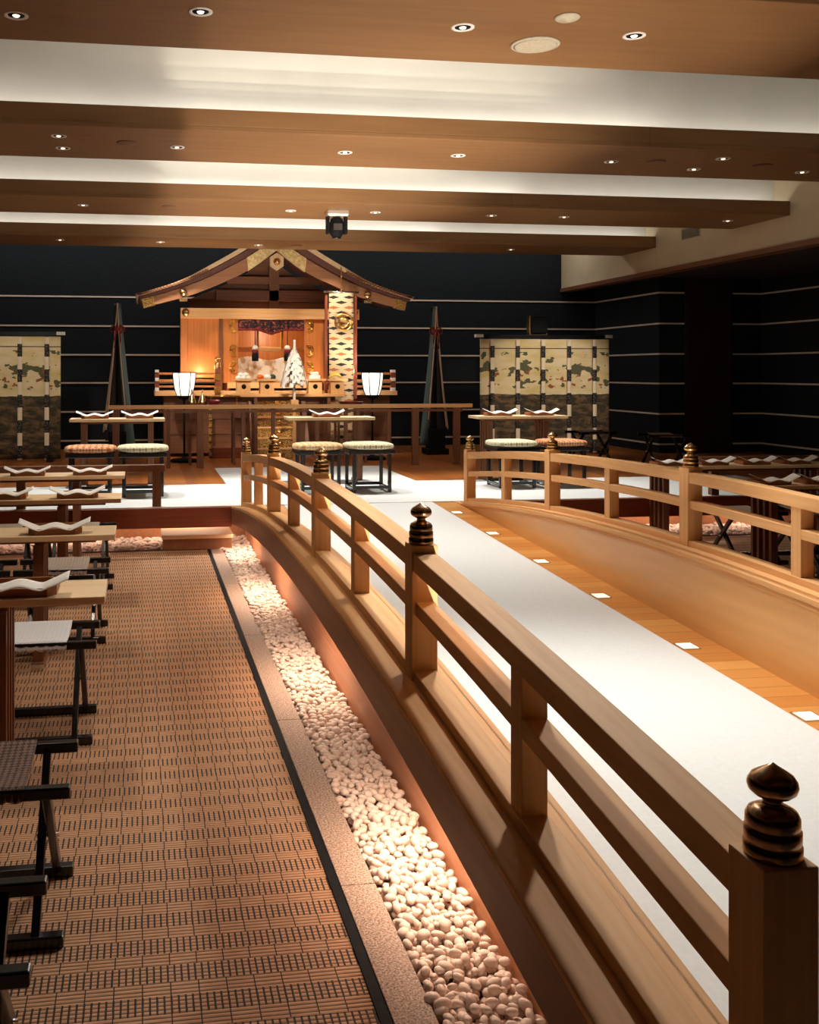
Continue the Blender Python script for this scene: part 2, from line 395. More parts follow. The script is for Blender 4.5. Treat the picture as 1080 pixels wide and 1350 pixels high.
# ceiling: upper slab, coves, beams, dropped soffits at the sides
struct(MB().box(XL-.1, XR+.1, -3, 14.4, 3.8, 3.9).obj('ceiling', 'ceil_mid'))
BY = [(-1.36, -.39), (1.21, 2.18), (3.78, 4.75), (6.35, 7.31), (8.91, 9.88), (11.49, 12.38)]
SX0, SX1 = -2.95, 6.35
for i, (y0, y1) in enumerate(BY):
    b = MB().box(SX0, SX1, y0, y1, ZB, ZB+.03).box(SX0, SX1, y0, y0+.03, ZB+.03, ZB+.14).box(SX0, SX1, y1-.03, y1, ZB+.03, ZB+.14)
    bm_ = struct(b.obj('ceiling_beam', 'beam', bevel=.003))
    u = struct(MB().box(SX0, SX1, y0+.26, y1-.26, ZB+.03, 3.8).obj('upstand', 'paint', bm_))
    MB().box(SX0+.05, SX1-.05, y0+.12, y0+.15, ZB+.03, ZB+.045).obj('light_strip', 'lampcup', bm_)
    if y0 > 3:
        s_ = MB().box(3.46, 3.464, y0-.0015, y0+.002, ZB+.002, ZB+.138); s_.obj('joint', 'dwoodZ', bm_)
struct(MB().box(SX1, SX1+.12, -2.9, 14.3, 2.72, 3.8).obj('ceiling_soffit_right', 'soffit'))
struct(MB().box(SX1-.02, SX1+.14, -2.9, 14.3, 2.665, 2.72).obj('trim_7', 'dwoodY'))
struct(MB().box(SX1+.12, XR, -2.9, 14.3, 2.72, 2.78).obj('ceiling_right', 'ceil_dark'))  # the shadow under the dropped soffit is put into this dark colour
struct(MB().box(XL, SX0, -2.9, 14.3, 2.72, 3.8).obj('ceiling_soffit_left', 'soffit'))

# ================================================================== THE BRIDGE
YA = 4.56
ledge = lambda y: .578-.0190*(y-YA)**2
topz = lambda y: .970-.0152*(y-YA)**2
PY = [1.215, 2.906, 4.60, 6.29, 7.98]
deckz = lambda y: .012+.042*y
Y0, Y1 = .75, 8.03
br = thing('arched_bridge', 'long arched cypress bridge with a flat boarded deck leading up to the stage', 'bridge')
MB().sweep([(.92, 0), (2.65, 0), (2.65, 1), (.92, 1)], Y0, 8.03, lambda y: (deckz(y)-.05, .05), 30).obj('deck', 'strip', br)
for sgn in (0, 1):
    mx = (lambda x: x) if not sgn else (lambda x: 3.57-x)
    def xs(a, b): return (min(mx(a), mx(b)), max(mx(a), mx(b)))
    a, b = xs(.722, .765)
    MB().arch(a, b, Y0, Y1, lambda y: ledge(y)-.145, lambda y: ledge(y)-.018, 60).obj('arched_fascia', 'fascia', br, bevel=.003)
    a, b = xs(.72, .92)
    MB().arch(a, b, Y0, Y1, lambda y: ledge(y)-.018, ledge, 60).obj('ledge', 'woodY', br, bevel=.003)
    a, b = xs(.895, .92)
    MB().arch(a, b, Y0, 8.6, lambda y: -.05, lambda y: ledge(min(y, 8.0))-.019, 60).obj('girder_panel', 'basepanel', br)
    # inner face: moulding steps and the glossy panel
    a, b = xs(.92, .932)
    MB().arch(a, b, Y0, Y1, lambda y: deckz(y)-.05, lambda y: ledge(y)-.010, 60).obj('inner_panel', 'panel', br)
    a, b = xs(.92, .948)
    MB().arch(a, b, Y0, Y1, lambda y: max(ledge(y)-.034, deckz(y)), lambda y: max(ledge(y)-.010, deckz(y)+.004), 60).obj('moulding', 'woodY', br, bevel=.003)
    a, b = xs(.932, .940)
    MB().arch(a, b, Y0, Y1, lambda y: max(ledge(y)-.056, deckz(y)), lambda y: max(ledge(y)-.034, deckz(y)+.003), 60).obj('moulding', 'woodY', br, bevel=.003)
FIN = [(.036, 0), (.0375, .004), (.0375, .016), (.0345, .019), (.0365, .022), (.0365, .036), (.0335, .039), (.035, .042), (.0345, .053), (.031, .060), (.022, .065), (.0145, .068),
       (.0125, .073), (.0145, .077), (.024, .081), (.0305, .087), (.0325, .094), (.0315, .100), (.027, .107), (.018, .113), (.008, .119), (.001, .124)]
def railing(x0, label, side):
    r = thing('bridge_railing', label, 'railing')
    hw = .04; xc = x0+hw
    for i, y in enumerate(PY):
        zb, zt = ledge(y)-.004, topz(y)
        p = MB().box(xc-hw, xc+hw, y-hw, y+hw, zb, zt).obj('post', 'woodZ', r, bevel=.0025)
        MB().lathe(FIN, 28, (xc, y, zt)).obj('finial', 'bronze' if i < 2 else 'brass', p)
        if i == 4: break
        y2 = PY[i+1]; a, b = y+hw, y2-hw
        MB().arch(xc-.035, xc+.035, a, b, lambda q: topz(q)-.077, lambda q: topz(q)-.022, 14).obj('handrail', 'woodY', r, bevel=.003)
        MB().arch(xc-.029, xc+.029, a, b, lambda q: ledge(q)*.46+topz(q)*.54-.024, lambda q: ledge(q)*.46+topz(q)*.54+.018, 14).obj('middle_rail', 'woodY', r, bevel=.003)
        MB().arch(xc-.035, xc+.035, a, b, lambda q: ledge(q)-.003, lambda q: ledge(q)+.030, 14).obj('bottom_rail', 'woodY', r, bevel=.003)
        m = (y+y2)/2
        MB().box(xc-.030, xc+.030, m-.032, m+.032, ledge(m)+.026, topz(m)-.072).obj('baluster', 'woodZ', r, bevel=.002)
    return r
railing(.80, 'wooden bridge railing above the pebble strip, its nearest post with a dark onion finial', 0)
railing(2.69, 'pale wooden bridge railing on the far side, above the glossy golden panel', 1)
# floor lights let into the deck margin
fl = thing('floor_light', 'x', 'light', (2.475, 2.52, deckz(2.52)), 0, 'square uplights along the bridge deck')
MB().box(-.045, .045, -.045, .045, -.03, .003).box(-.037, .037, -.037, .037, .003, .0045, 1).obj('glass', ['silver', 'lightglass'], fl)
ul = 0
FY = [3.369, 4.201, 5.064, 5.876, 6.737, 7.549]
FLAB = ['square floor light in the deck margin, largest and cut by the photo edge', 'square floor light second from the camera along the golden panel', 'square floor light third from the camera along the golden panel',
        'square floor light fourth from the camera along the golden panel', 'square floor light second from the stage end of the bridge', 'square floor light at the stage end of the bridge']
fl.location = (2.475, FY[0], deckz(FY[0])); fl['label'] = FLAB[0]; fl.rotation_euler = (math.atan(.042), 0, 0)
for y, lb in zip(FY[1:], FLAB[1:]):
    q = clone(fl, (2.475, y, deckz(y)), lb)
# white runner on the bridge and white carpet on the stage
tag(MB().sweep([(1.155, 0), (2.415, 0), (2.415, 1), (1.155, 1)], Y0+.05, 8.02, lambda y: (deckz(y)+.0005, .005), 30).obj('carpet_runner', 'white'),
    'long white carpet runner down the middle of the bridge deck', 'carpet')
tag(MB().box(XL+.3, 6.2, 8.034, 9.6, HD, HD+.006).box(.815, 2.72, 9.6, 11.2, HD, HD+.006).obj('stage_carpet', 'white'),
    'broad white carpet along the front of the stage reaching back to the altar', 'carpet')
# step
st = thing('wooden_step', 'low wooden step on the straw mat against the stage front', 'step', (.45, 8.2, 0))
MB().box(-.29, .29, -.16, .22, .092, .123).obj('tread', 'twoodX', st, bevel=.003)
MB().box(-.28, .28, -.145, .2, 0, .092).obj('riser', 'fascia', st, bevel=.002)

# ------------------------------------------------------------------ pebbles
def pebble_mesh(i):
    rx = random.uniform(.013, .021); ry = rx*random.uniform(.62, .85); rz = rx*random.uniform(.5, .68)
    return MB().ell((0, 0, 0), rx, ry, rz, 10, 6, 0, None, .92, random.uniform(0, .08)).mesh('pebble', 'pebble')
PM = [pebble_mesh(i) for i in range(14)]
def spots(x0, x1, y0, y1, sp, z, jz):
    out = []; r = 0; y = y0
    while y < y1:
        x = x0+(sp/2 if r % 2 else 0)
        while x < x1:
            out.append((x+random.uniform(-.3, .3)*sp, y+random.uniform(-.3, .3)*sp, z+random.uniform(-jz, jz))); x += sp
        y += sp*.8; r += 1
    return out
P = spots(.668, .882, 1.0, 8.0, .029, -.012, .005)+spots(.668, .884, 1.0, 8.0, .034, .004, .006)
P += spots(.62, .885, 8.0, 8.12, .033, .002, .006)
P.sort(key=lambda p: p[1])
P = [p for p in P if p[1] > 1.75]
near = [p for p in P if p[2] > -.006][:300]; ns = set(near)
for p in near:
    o = bpy.data.objects.new('pebble', random.choice(PM)); COL.objects.link(o); o.location = p
    o.rotation_euler = (random.uniform(-.35, .35), random.uniform(-.35, .35), random.uniform(0, PI*2))
    s_ = random.uniform(.85, 1.15); o.scale = (s_, s_, s_)
    tag(o, 'smooth cream pebble in the near part of the gravel strip beside the bridge', 'pebble', 'pebbles nearest the camera')
rest = [p for p in P if p not in ns]
P2 = spots(XL+.2, .9, 8.13, 8.68, .055, -.005, .008)+spots(2.66, 6.0, 8.13, 8.68, .055, -.005, .008)+spots(2.67, 2.885, 3.0, 8.0, .045, -.008, .006)
g = MB()
for lst, sc in ((rest, 1), (P2, 1.75)):
    for p in lst:
        me = random.choice(PM); s_ = random.uniform(.85, 1.15)*sc
        T = Matrix.Translation(p) @ Matrix.Rotation(random.uniform(0, 6.28), 4, 'Z') @ Matrix.Rotation(random.uniform(-.35, .35), 4, 'X') @ Matrix.Scale(s_, 4)
        g.add([v.co for v in me.vertices], [tuple(q.vertices) for q in me.polygons], 0, True, T)
go = g.obj('pebble_gravel', 'pebble'); go['kind'] = 'stuff'; go['label'] = 'bed of smooth cream pebbles along the bridge and under the stage edge'; go['category'] = 'gravel'

# ================================================================== TABLES, TRAYS, STOOLS
def table(x0, x1, yf, zf, legs, label, group, depth=.3, name='ritual_table', m='twoodX'):
    xc = (x0+x1)/2; t = thing(name, label, 'table', (xc, yf+depth/2, zf), 0, group); L = (x1-x0)/2
    MB().box(-L, L, -depth/2, depth/2, .622, .65).obj('table_top', m, t, bevel=.003)
    MB().box(-L+.1, L-.1, -.05, .05, .598, .622).obj('under_rail', 'dwoodX', t)
    for lx in legs:
        for q in range(4):
            yy = -.105+q*.07
            MB().box(lx-xc-.026, lx-xc+.026, yy-.014, yy+.014, .03, .6).obj('leg_slat', 'dwoodZ', t, bevel=.002)
        ft = MB().box(lx-xc-.028, lx-xc+.028, -.165, .165, 0, .032).obj('foot', 'dwoodY', t, bevel=.003)
        MB().box(lx-xc-.03, lx-xc+.03, -.172, -.15, 0, .034).obj('foot_cap', 'silver', ft)
    return t
ROWY = [3.57, 4.92, 6.31, 7.72]
GL, GR, GS = 'low tables on the left mat', 'low tables on the right mat', 'tables on the stage'
table(-1.62, -.13, ROWY[0], 0, [-.5, -1.25], 'tan wooden table beside the white stool, frontmost on the left mat', GL)
table(-1.62, -.13, ROWY[1], 0, [-.5, -1.25], 'pale-topped wooden table on the left mat directly behind the tan table, one tray in view', GL)
table(-1.62, -.13, ROWY[2], 0, [-.5, -1.25], 'wooden table on the left mat between the pale-topped one and the stage-side one', GL)
table(-1.62, -.13, ROWY[3], 0, [-.5, -1.25], 'wooden table on the left mat closest to the stage, set with two papered trays', GL)
table(4.17, 6.0, ROWY[3], 0, [4.38, 5.75], 'long wooden table by the right stage edge with a row of trays and white papers', GR)
table(4.17, 6.0, ROWY[2], 0, [4.40, 5.75], 'wooden table on the right mat seen between the far railing posts, nearer the camera', GR)
table(-.67, .215, 9.4, HD+.006, [-.54, .085], 'wooden table on the left of the stage behind the orange and cream stools', GS)
table(1.395, 2.256, 9.4, HD+.006, [1.54, 2.11], 'wooden table at the middle of the stage with one tray', GS)
table(3.30, 4.25, 9.4, HD+.006, [3.44, 4.03], 'wooden table on the right of the stage in front of the painted curtain', GS)

def oct_poly(a, b, c): return [(-a, -b+c), (-a+c, -b), (a-c, -b), (a, -b+c), (a, b-c), (a-c, b), (-a+c, b), (-a, b-c)]
tray0 = MB().prism(oct_poly(.125, .10, .03), 'Z', 0, .006).obj('wooden_tray', 'trayX'); tag(tray0, 'x', 'tray')
rm = MB(); po, pi_ = oct_poly(.128, .103, .031), oct_poly(.120, .095, .029)
for zz0, zz1 in ((0, .029),):
    vs = [(x, y, zz0) for x, y in po]+[(x, y, zz1) for x, y in po]+[(x, y, zz1) for x, y in pi_]+[(x, y, zz0) for x, y in pi_]
    fs = [(r*8+i, r*8+(i+1) % 8, ((r+1) % 4)*8+(i+1) % 8, ((r+1) % 4)*8+i) for r in range(4) for i in range(8)]
    rm.add(vs, fs)
rim0 = rm.obj('rim', 'trayX', tray0)
def paper_fn(u, v):
    x = -.172+.344*u; a = abs(x)
    z = .034+.008*math.cos(2*PI*x/.16)
    if a > .08: z = .0265+(a-.08)*.42
    return (x, -.118+.085*v+.16*max(0, a-.12), z-.004+.013*v)
paper0 = MB().sheet(paper_fn, 36, 3, .0025, 0, (0, 0, 1)).obj('folded_paper', 'paper'); tag(paper0, 'x', 'paper')
TR = [(-.43, ROWY[0]+.13, .65, 'on the tan table beside the white stool'), (-.425, ROWY[1]+.13, .65, 'on the pale-topped table before the step'),
      (-.405, ROWY[2]+.14, .65, 'on the third left table from the camera'), (-.85, ROWY[2]+.14, .65, 'at the photo edge on the third left table'),
      (-.40, ROWY[3]+.14, .65, 'at the right of the table before the stage'), (-.87, ROWY[3]+.14, .65, 'at the left of the table before the stage'),
      (-.44, 9.54, 1.006, 'left of the pair on the left stage table'), (-.02, 9.54, 1.006, 'right of the pair on the left stage table'),
      (1.79, 9.54, 1.006, 'alone on the middle stage table'), (3.56, 9.54, 1.006, 'left of the pair on the right stage table'), (4.0, 9.54, 1.006, 'right of the pair on the right stage table'),
      (4.45, ROWY[3]+.14, .65, 'by the railing finial on the long right table'), (4.85, ROWY[3]+.14, .65, 'second in the row on the long right table'),
      (5.24, ROWY[3]+.14, .65, 'third in the row on the long right table'), (5.62, ROWY[3]+.14, .65, 'last in the row on the long right table'),
      (4.43, ROWY[2]+.14, .65, 'first on the nearer right table behind the railing'), (4.80, ROWY[2]+.14, .65, 'second on the nearer right table behind the railing')]
for i, (x, y, z, w) in enumerate(TR):
    if i == 0:
        tray0.location = (x, y, z+.0005); paper0.location = (x, y, z); tray0['label'] = 'brown wooden tray '+w; paper0['label'] = 'white wavy folded paper over the tray '+w
        tray0['group'] = 'wooden trays on the tables'; paper0['group'] = 'folded papers on the trays'
    else:
        clone(tray0, (x, y, z+.0005), 'brown wooden tray '+w, None, random.uniform(-.05, .05)); clone(paper0, (x, y, z), 'white wavy folded paper over the tray '+w, None, random.uniform(-.05, .05))

def folding_stool(label, loc, seatm, group, rz=0):
    t = thing('folding_stool', label, 'stool', loc, rz, group)
    for y in (-.155, .155):
        MB().box(-.25, .25, y-.016, y+.016, .365, .395).obj('seat_bar', 'lacquer', t, bevel=.004)
        MB().box(-.235, .235, y*1.15-.017, y*1.15+.017, 0, .032).obj('foot_bar', 'lacquer', t, bevel=.004)
    for sx in (-1, 1):
        MB().bar((sx*.165, -.178, .02), (sx*.165, .155, .375), .022, .03).obj('leg', 'lacquer', t, bevel=.003)
        MB().bar((sx*.190, .178, .02), (sx*.190, -.155, .375), .022, .03).obj('leg', 'lacquer', t, bevel=.003)
        MB().tube([(sx*.15, 0, .2), (sx*.21, 0, .2)], .006).obj('pivot_pin', 'silver', t)
    def sf(u, v):
        x = -.135+.27*u; y = -.178+.356*v
        e = abs(v-.5)*2
        z = .398-.016*(1-e*e)
        if e > .93: z -= (e-.93)*.4+.006*abs(math.sin(u*PI*7))
        return (x, y, z)
    MB().sheet(sf, 42, 22, .005, 0, (0, 0, 1)).obj('seat', seatm, t)
    return t
SG = 'black folding stools on the left mat'
fs = folding_stool('black folding stool with a white woven seat in front of the pale-topped table', (-.425, 4.10, 0), 'seat_white', SG)
fb = folding_stool('black folding stool with a brown woven seat, second from the camera on the left mat', (-.43, 2.73, 0), 'seat_brown', SG)
fg = folding_stool('black folding stool cut off at the lower left photo edge, mostly bar ends in view', (-.445, 1.955, 0), 'seat_white', SG)
f5 = folding_stool('black folding stool with a grey-brown seat behind the pale-topped table', (-.425, 5.55, 0), 'seat_grey', SG)
clone(f5, (-.94, 5.55, 0), 'black folding stool at the photo edge, behind the pale-topped table, mostly cut off')
clone(f5, (-.425, 6.86, 0), 'black folding stool whose tall legs stand near the mat end before the stage')
clone(f5, (-.94, 6.86, 0), 'black folding stool half hidden behind trays near the mat end')
clone(f5, (4.57, 6.95, 0), 'black folding stool showing crossed legs behind the far railing', 'black folding stools on the right side')
clone(f5, (5.10, 6.95, 0), 'black folding stool partly behind the slatted table leg on the right mat', 'black folding stools on the right side')
clone(f5, (4.30, 5.50, 0), 'black folding stool by the right photo edge behind the railing', 'black folding stools on the right side')
clone(fb, (5.28, 11.05, HD), 'dark folding stool at the back of the stage just right of the painted curtain', 'black folding stools on the right side', .1)
clone(fb, (5.85, 10.4, HD), 'dark folding stool in the shade at the right of the stage', 'black folding stools on the right side', -.1)

def cushioned_stool(label, loc, cm, rz=0):
    t = thing('cushioned_stool', label, 'stool', loc, rz, 'cushioned stools on the stage')
    MB().box(-.21, .21, -.19, .19, .345, .385).obj('seat_frame', 'lacquer', t, bevel=.006)
    for sx in (-1, 1):
        for sy in (-1, 1): MB().box(sx*.165-.015, sx*.165+.015, sy*.16-.015, sy*.16+.015, 0, .345).obj('leg', 'lacquer', t, bevel=.003)
        MB().box(sx*.165-.012, sx*.165+.012, -.145, .145, .02, .045).obj('stretcher', 'lacquer', t)
        MB().box(-.15, .15, sx*.16-.011, sx*.16+.011, .035, .06).obj('stretcher', 'lacquer', t)
    c = MB().ell((0, 0, .414), .228, .215, .033, 48, 10, 0, None, .6)
    c.obj('cushion', cm, t)
    return t
cushioned_stool('black stool with an orange patterned cushion on the left of the stage', (-.445, 8.88, HD+.006), 'cush_orange')
cushioned_stool('black stool with a cream patterned cushion on the left of the stage', (.01, 8.88, HD+.006), 'cush_cream')
cushioned_stool('black stool with a pale orange cushion before the middle stage table', (1.59, 8.88, HD+.006), 'cush_gold')
cushioned_stool('black stool with a cream cushion before the middle stage table', (2.06, 8.88, HD+.006), 'cush_cream')
cushioned_stool('black stool with a pale cream cushion before the right stage table', (3.49, 9.0, HD+.006), 'cush_cream')
cushioned_stool('black stool with an orange cushion before the right stage table, by a brass finial', (3.99, 9.0, HD+.006), 'cush_orange')

# low rails along the stage front
def low_rail(x0, x1, posts, label):
    r = thing('low_rail', label, 'rail', ((x0+x1)/2, 8.09, HD+.006), 0, 'low rails on the stage front'); xc = (x0+x1)/2
    MB().box(x0-xc, x1-xc, -.035, .035, .285, .34).obj('rail_top', 'dwoodX', r, bevel=.003)
    for p in posts: MB().box(p-xc-.035, p-xc+.035, -.03, .03, 0, .285).obj('post', 'dwoodZ', r, bevel=.003)
low_rail(-2.6, .185, [.12, -.95, -2.0], 'low brown wooden rail along the left stage front')
low_rail(4.8, 6.3, [5.02, 6.1], 'low brown wooden rail along the right stage front behind the long table')

# ================================================================== FENCE, LANTERNS AND SIDE TABLES BEFORE THE SHRINE
FYY = 11.3
fe = thing('altar_fence', 'long slim wooden fence rail standing before the shrine', 'fence', (1.69, FYY, HD))
x0, x1 = ax(142, FYY), ax(622, FYY)
MB().box(x0-1.69, x1-1.69, -.035, .035, .675, .72).obj('rail', 'woodX', fe, bevel=.003)
MB().box(x0-1.69+.12, x1-1.69-.12, -.022, .022, .63, .66).obj('under_rail', 'dwoodX', fe)
for u in (153, 222, 264, 321, 360, 418, 456, 513, 547.5, 602):
    x = ax(u, FYY)-1.69; w = .038 if u in (264, 547.5, 602, 153) else .022
    MB().box(x-w, x+w, -w*.8, w*.8, 0, .675).obj('post', 'dwoodZ', fe, bevel=.002)
def lantern(x, label):
    t = thing('standing_lantern', label, 'lantern', (x, 12.1, HD), 0, 'paper lanterns before the shrine')
    MB().lathe([(.17, 0), (.17, .02), (.15, .035), (.04, .045), (.02, .07)], 24).obj('base', 'black', t)
    MB().lathe([(.014, .05), (.014, .76)], 12).obj('pole', 'black', t)
    MB().lathe([(.02, .755), (.06, .77), (.085, .79), (.085, .802)], 24).obj('cup', 'black', t)
    sh = [(.084, .802), (.105, .85), (.122, .92), (.133, 1.0), (.138, 1.09)]
    MB().lathe(sh, 6).obj('shade', 'lantern', t)
    f = MB()
    for i in range(6):
        a = 2*PI*i/6; f.tube([((r+.002)*math.cos(a), (r+.002)*math.sin(a), z) for r, z in sh], .0055, 6)
    for r, z in (sh[0], sh[-1]): f.tube([((r+.002)*math.cos(2*PI*i/6), (r+.002)*math.sin(2*PI*i/6), z) for i in range(7)], .007, 6)
    f.obj('frame', 'black', t)
    return t
lantern(ax(243, 12.1), 'standing black lantern with a glowing white paper shade, left of the altar')
lantern(ax(491, 12.1), 'standing black lantern with a glowing white paper shade, right of the altar')
def side_table(u0, u1, Y, v, label):
    x0, x1 = ax(u0, Y), ax(u1, Y); z = az(v, Y); xc = (x0+x1)/2; L = (x1-x0)/2
    t = thing('side_table', label, 'table', (xc, Y, HD)); h = z-HD
    MB().box(-L, L, -.13, .13, h-.03, h).obj('table_top', 'dwoodX', t, bevel=.003)
    for sx in (-1, 1):
        for sy in (-1, 1): MB().box(sx*(L-.04)-.014, sx*(L-.04)+.014, sy*.1-.014, sy*.1+.014, 0, h-.03).obj('leg', 'dwoodZ', t)
    return z
z = side_table(246, 312, 11.75, 533.5, 'small brown side table behind the fence holding two brass vessels')
VP = [(.05, 0), (.055, .02), (.05, .05), (.038, .065), (.03, .10), (.012, .13), (.008, .17), (.004, .19)]
b0 = MB().lathe(VP, 20).obj('brass_vessel', 'brass', None, (ax(253, 11.75), 11.75, z)); tag(b0, 'tapering brass vessel on the small side table, next to the lantern pole', 'vessel', 'brass vessels on the side table')
clone(b0, (ax(267, 11.75), 11.75, z), 'tapering brass vessel on the small side table, nearer the red box')
tag(MB().box(-.06, .06, -.05, .05, 0, .055).box(-.065, .065, -.055, .055, .055, .065).obj('lacquer_box', 'crimson', None, (ax(282, 11.75), 11.75, z), .004), 'small red lacquer box beside the brass vessels', 'box')
tag(MB().tube([(-.2, 0, .0), (.2, 0, .0)], .012).box(-.16, -.15, -.01, .01, -.1, 0).box(.15, .16, -.01, .01, -.1, 0).obj('gilt_rod', 'gold', None, (ax(296, 11.78), 11.86, z+.1)), 'slender gilt rod on a stand behind the brass vessels', 'rod')
z = side_table(440, 484, 11.75, 533.5, 'small brown side table behind the fence holding a red tray')
tag(MB().lathe([(.13, 0), (.15, .03), (.145, .035), (.125, .012)], 28).obj('red_tray', 'crimson', None, (ax(463, 11.75), 11.75, z)), 'round red lacquer tray on the side table behind the fence', 'tray')

# offering table with four stands
OY = 12.15
x0, x1 = ax(298, OY), ax(452, OY); zt = az(519, OY)
ot = thing('offering_table', 'long narrow wooden offering table before the shrine steps', 'table', ((x0+x1)/2, OY, HD)); L = (x1-x0)/2; h = zt-HD
MB().box(-L, L, -.16, .16, h-.035, h).obj('table_top', 'woodX', ot, bevel=.003)
MB().box(-L+.2, L-.1, -.012, .012, h-.09, h-.035).obj('apron', 'dwoodX', ot)
for u in (335.5, 431):
    for sy in (-.12, .12): MB().box(ax(u, OY)-(x0+x1)/2-.022, ax(u, OY)-(x0+x1)/2+.022, sy-.022, sy+.022, 0, h-.035).obj('leg', 'dwoodZ', ot, bevel=.002)
OFF = [('a heap of white rice cakes', 320.5), ('orange fruit', 351), ('white wrapped paper', 414), ('yellow fruit', 443)]
for what, u in OFF:
    s_ = thing('offering_stand', 'square wooden offering stand with a round hole carrying '+what, 'stand', (ax(u, OY), OY-.02, zt), 0, 'offering stands on the altar table')
    b = MB().box(-.085, .085, -.08, .08, 0, .16); b.obj('pedestal', 'woodZ', s_, bevel=.003)
    MB().lathe([(.03, 0), (.03, .004)], 18, (0, 0, 0), 0, Matrix.Translation((0, -.081, .09)) @ Matrix.Rotation(PI/2, 4, 'X')).obj('hole', 'black', s_)
    MB().box(-.125, .125, -.105, .105, .16, .17).box(-.125, .125, -.11, -.103, .16, .185).box(-.125, .125, .103, .11, .16, .185).box(-.13, -.123, -.11, .11, .16, .185).box(.123, .13, -.11, .11, .16, .185).obj('tray', 'woodX', s_)
zz = zt+.172
for i, (dx, dy, dz) in enumerate([(-.06, 0, .03), (.0, -.02, .03), (.06, 0, .03), (-.03, .02, .07), (.03, .0, .07)]):
    tag(MB().ell((0, 0, 0), .036, .036, .026).obj('rice_cake', 'paper', None, (ax(320.5, OY)+dx, OY+dy-.02, zz+dz-.004)), 'round white rice cake heaped on the leftmost offering stand', 'rice cake', 'rice cakes on the offering stand')
for i, (dx, dy, m_, nm, lb) in enumerate([(-.075, 0, 'orange', 'orange_fruit', 'orange fruit at the edge of the second offering stand'), (.01, -.02, 'paper', 'white_radish', 'pale radish between fruit and leaves on the second offering stand'),
                                     (.075, .01, 'greens', 'leafy_greens', 'dark leafy greens on the second offering stand')]):
    tag(MB().ell((0, 0, 0), .042, .04, .035, 14, 8, 0, None, 1, .1).obj(nm, m_, None, (ax(351, OY)+dx, OY+dy-.02, zz+.034)), lb, 'offering')
pk = MB().box(-.07, .07, -.05, .05, 0, .06).box(-.045, .045, -.055, .055, .06, .1).obj('wrapped_parcel', 'paper', None, (ax(414, OY), OY-.02, zz), .01); tag(pk, 'white paper-wrapped parcel on the third offering stand', 'parcel')
bn = MB()
for q in range(4):
    bn.tube([(-.08+.155*t, -.03+q*.022, .03+.05*math.sin(PI*t)+.004*q) for t in [j/8 for j in range(9)]], [.008, .016, .019, .02, .02, .02, .019, .016, .008], 10)
tag(bn.obj('banana_bunch', 'banana', None, (ax(443, OY)-.01, OY-.02, zz-.01)), 'bunch of yellow bananas on the rightmost offering stand', 'fruit')
# purification wand on a small stand
WY = 11.85
wx = ax(388, WY)
w = thing('purification_wand', 'upright wand with a tall bundle of white paper streamers before the altar', 'wand', (wx, WY, HD))
ztop = az(448, WY)-HD
MB().box(-.09, .09, -.09, .09, 0, .03).box(-.02, .02, -.02, .02, .03, az(530, WY)-HD).box(-.045, .045, -.04, .04, az(533, WY)-HD, az(527, WY)-HD).obj('stand', 'woodZ', w)
MB().box(-.014, .014, -.014, .014, az(530, WY)-HD, ztop).obj('shaft', 'paper', w)
zs, ze = az(461, WY)-HD, az(511, WY)-HD
sm = MB()
for i in range(70):
    a = random.uniform(0, 2*PI); rr = random.uniform(.05, .185); n_ = 9; zl = ze+random.uniform(-.005, .08)+(.1 if rr < .08 else 0)
    for j in range(n_):
        t0, t1 = j/n_, (j+1)/n_
        f_ = lambda t: rr*(t**.6)
        wv = .018
        off = .012*(1 if j % 2 else -1)
        c0 = Vector((math.cos(a)*f_(t0), math.sin(a)*f_(t0), zs+(zl-zs)*t0)); c1 = Vector((math.cos(a)*f_(t1), math.sin(a)*f_(t1), zs+(zl-zs)*t1))
        tv = Vector((-math.sin(a), math.cos(a), 0))
        sm.add([c0+tv*(off-wv), c0+tv*(off+wv), c1+tv*(off+wv), c1+tv*(off-wv)], [(0, 1, 2, 3)])
so = sm.obj('streamers', 'paper', w); so.modifiers.new('s', 'SOLIDIFY').thickness = .0015

# ================================================================== SHRINE
SY = 12.9; RY = 12.45
sx = ax(365, RY)
SW = thing('shinto_shrine', 'wooden shrine sanctuary with a sweeping curved gable roof at the back of the stage', 'shrine', (0, 0, 0))
lowp = [(189.4, 405), (211.7, 399.6), (253, 388.5), (299.6, 370), (327.4, 356), (353, 338), (365, 329)]
upp = [(186.5, 394.5), (209.8, 388.5), (249.6, 376), (281, 363), (325.6, 340), (350, 324), (365, 313)]
rtp = [(179, 388), (209.8, 380), (242, 368.5), (264.4, 357), (311, 331), (342, 310), (365, 293)]
W = lambda pts, Y: [(at(u, v, Y).x, at(u, v, Y).z) for u, v in pts]
low, up, rt = W(lowp, RY), W(upp, RY), W(rtp, RY)
def dens(pts, n=24):
    out = []
    m_ = len(pts)-1
    for i in range(n+1):
        t = i/n*m_; k = min(int(t), m_-1); f = t-k
        p0, p1, p2, p3 = pts[max(k-1, 0)], pts[k], pts[k+1], pts[min(k+2, m_)]
        out.append(tuple(.5*((2*p1[c])+(-p0[c]+p2[c])*f+(2*p0[c]-5*p1[c]+4*p2[c]-p3[c])*f*f+(-p0[c]+3*p1[c]-3*p2[c]+p3[c])*f**3) for c in (0, 1)))
    return out
low, up, rt = dens(low), dens(up), dens(rt)
rtip = (up[0][0]-.07, up[0][1]+.03)
def mir(pts): return [(2*sx-x, z) for x, z in pts]
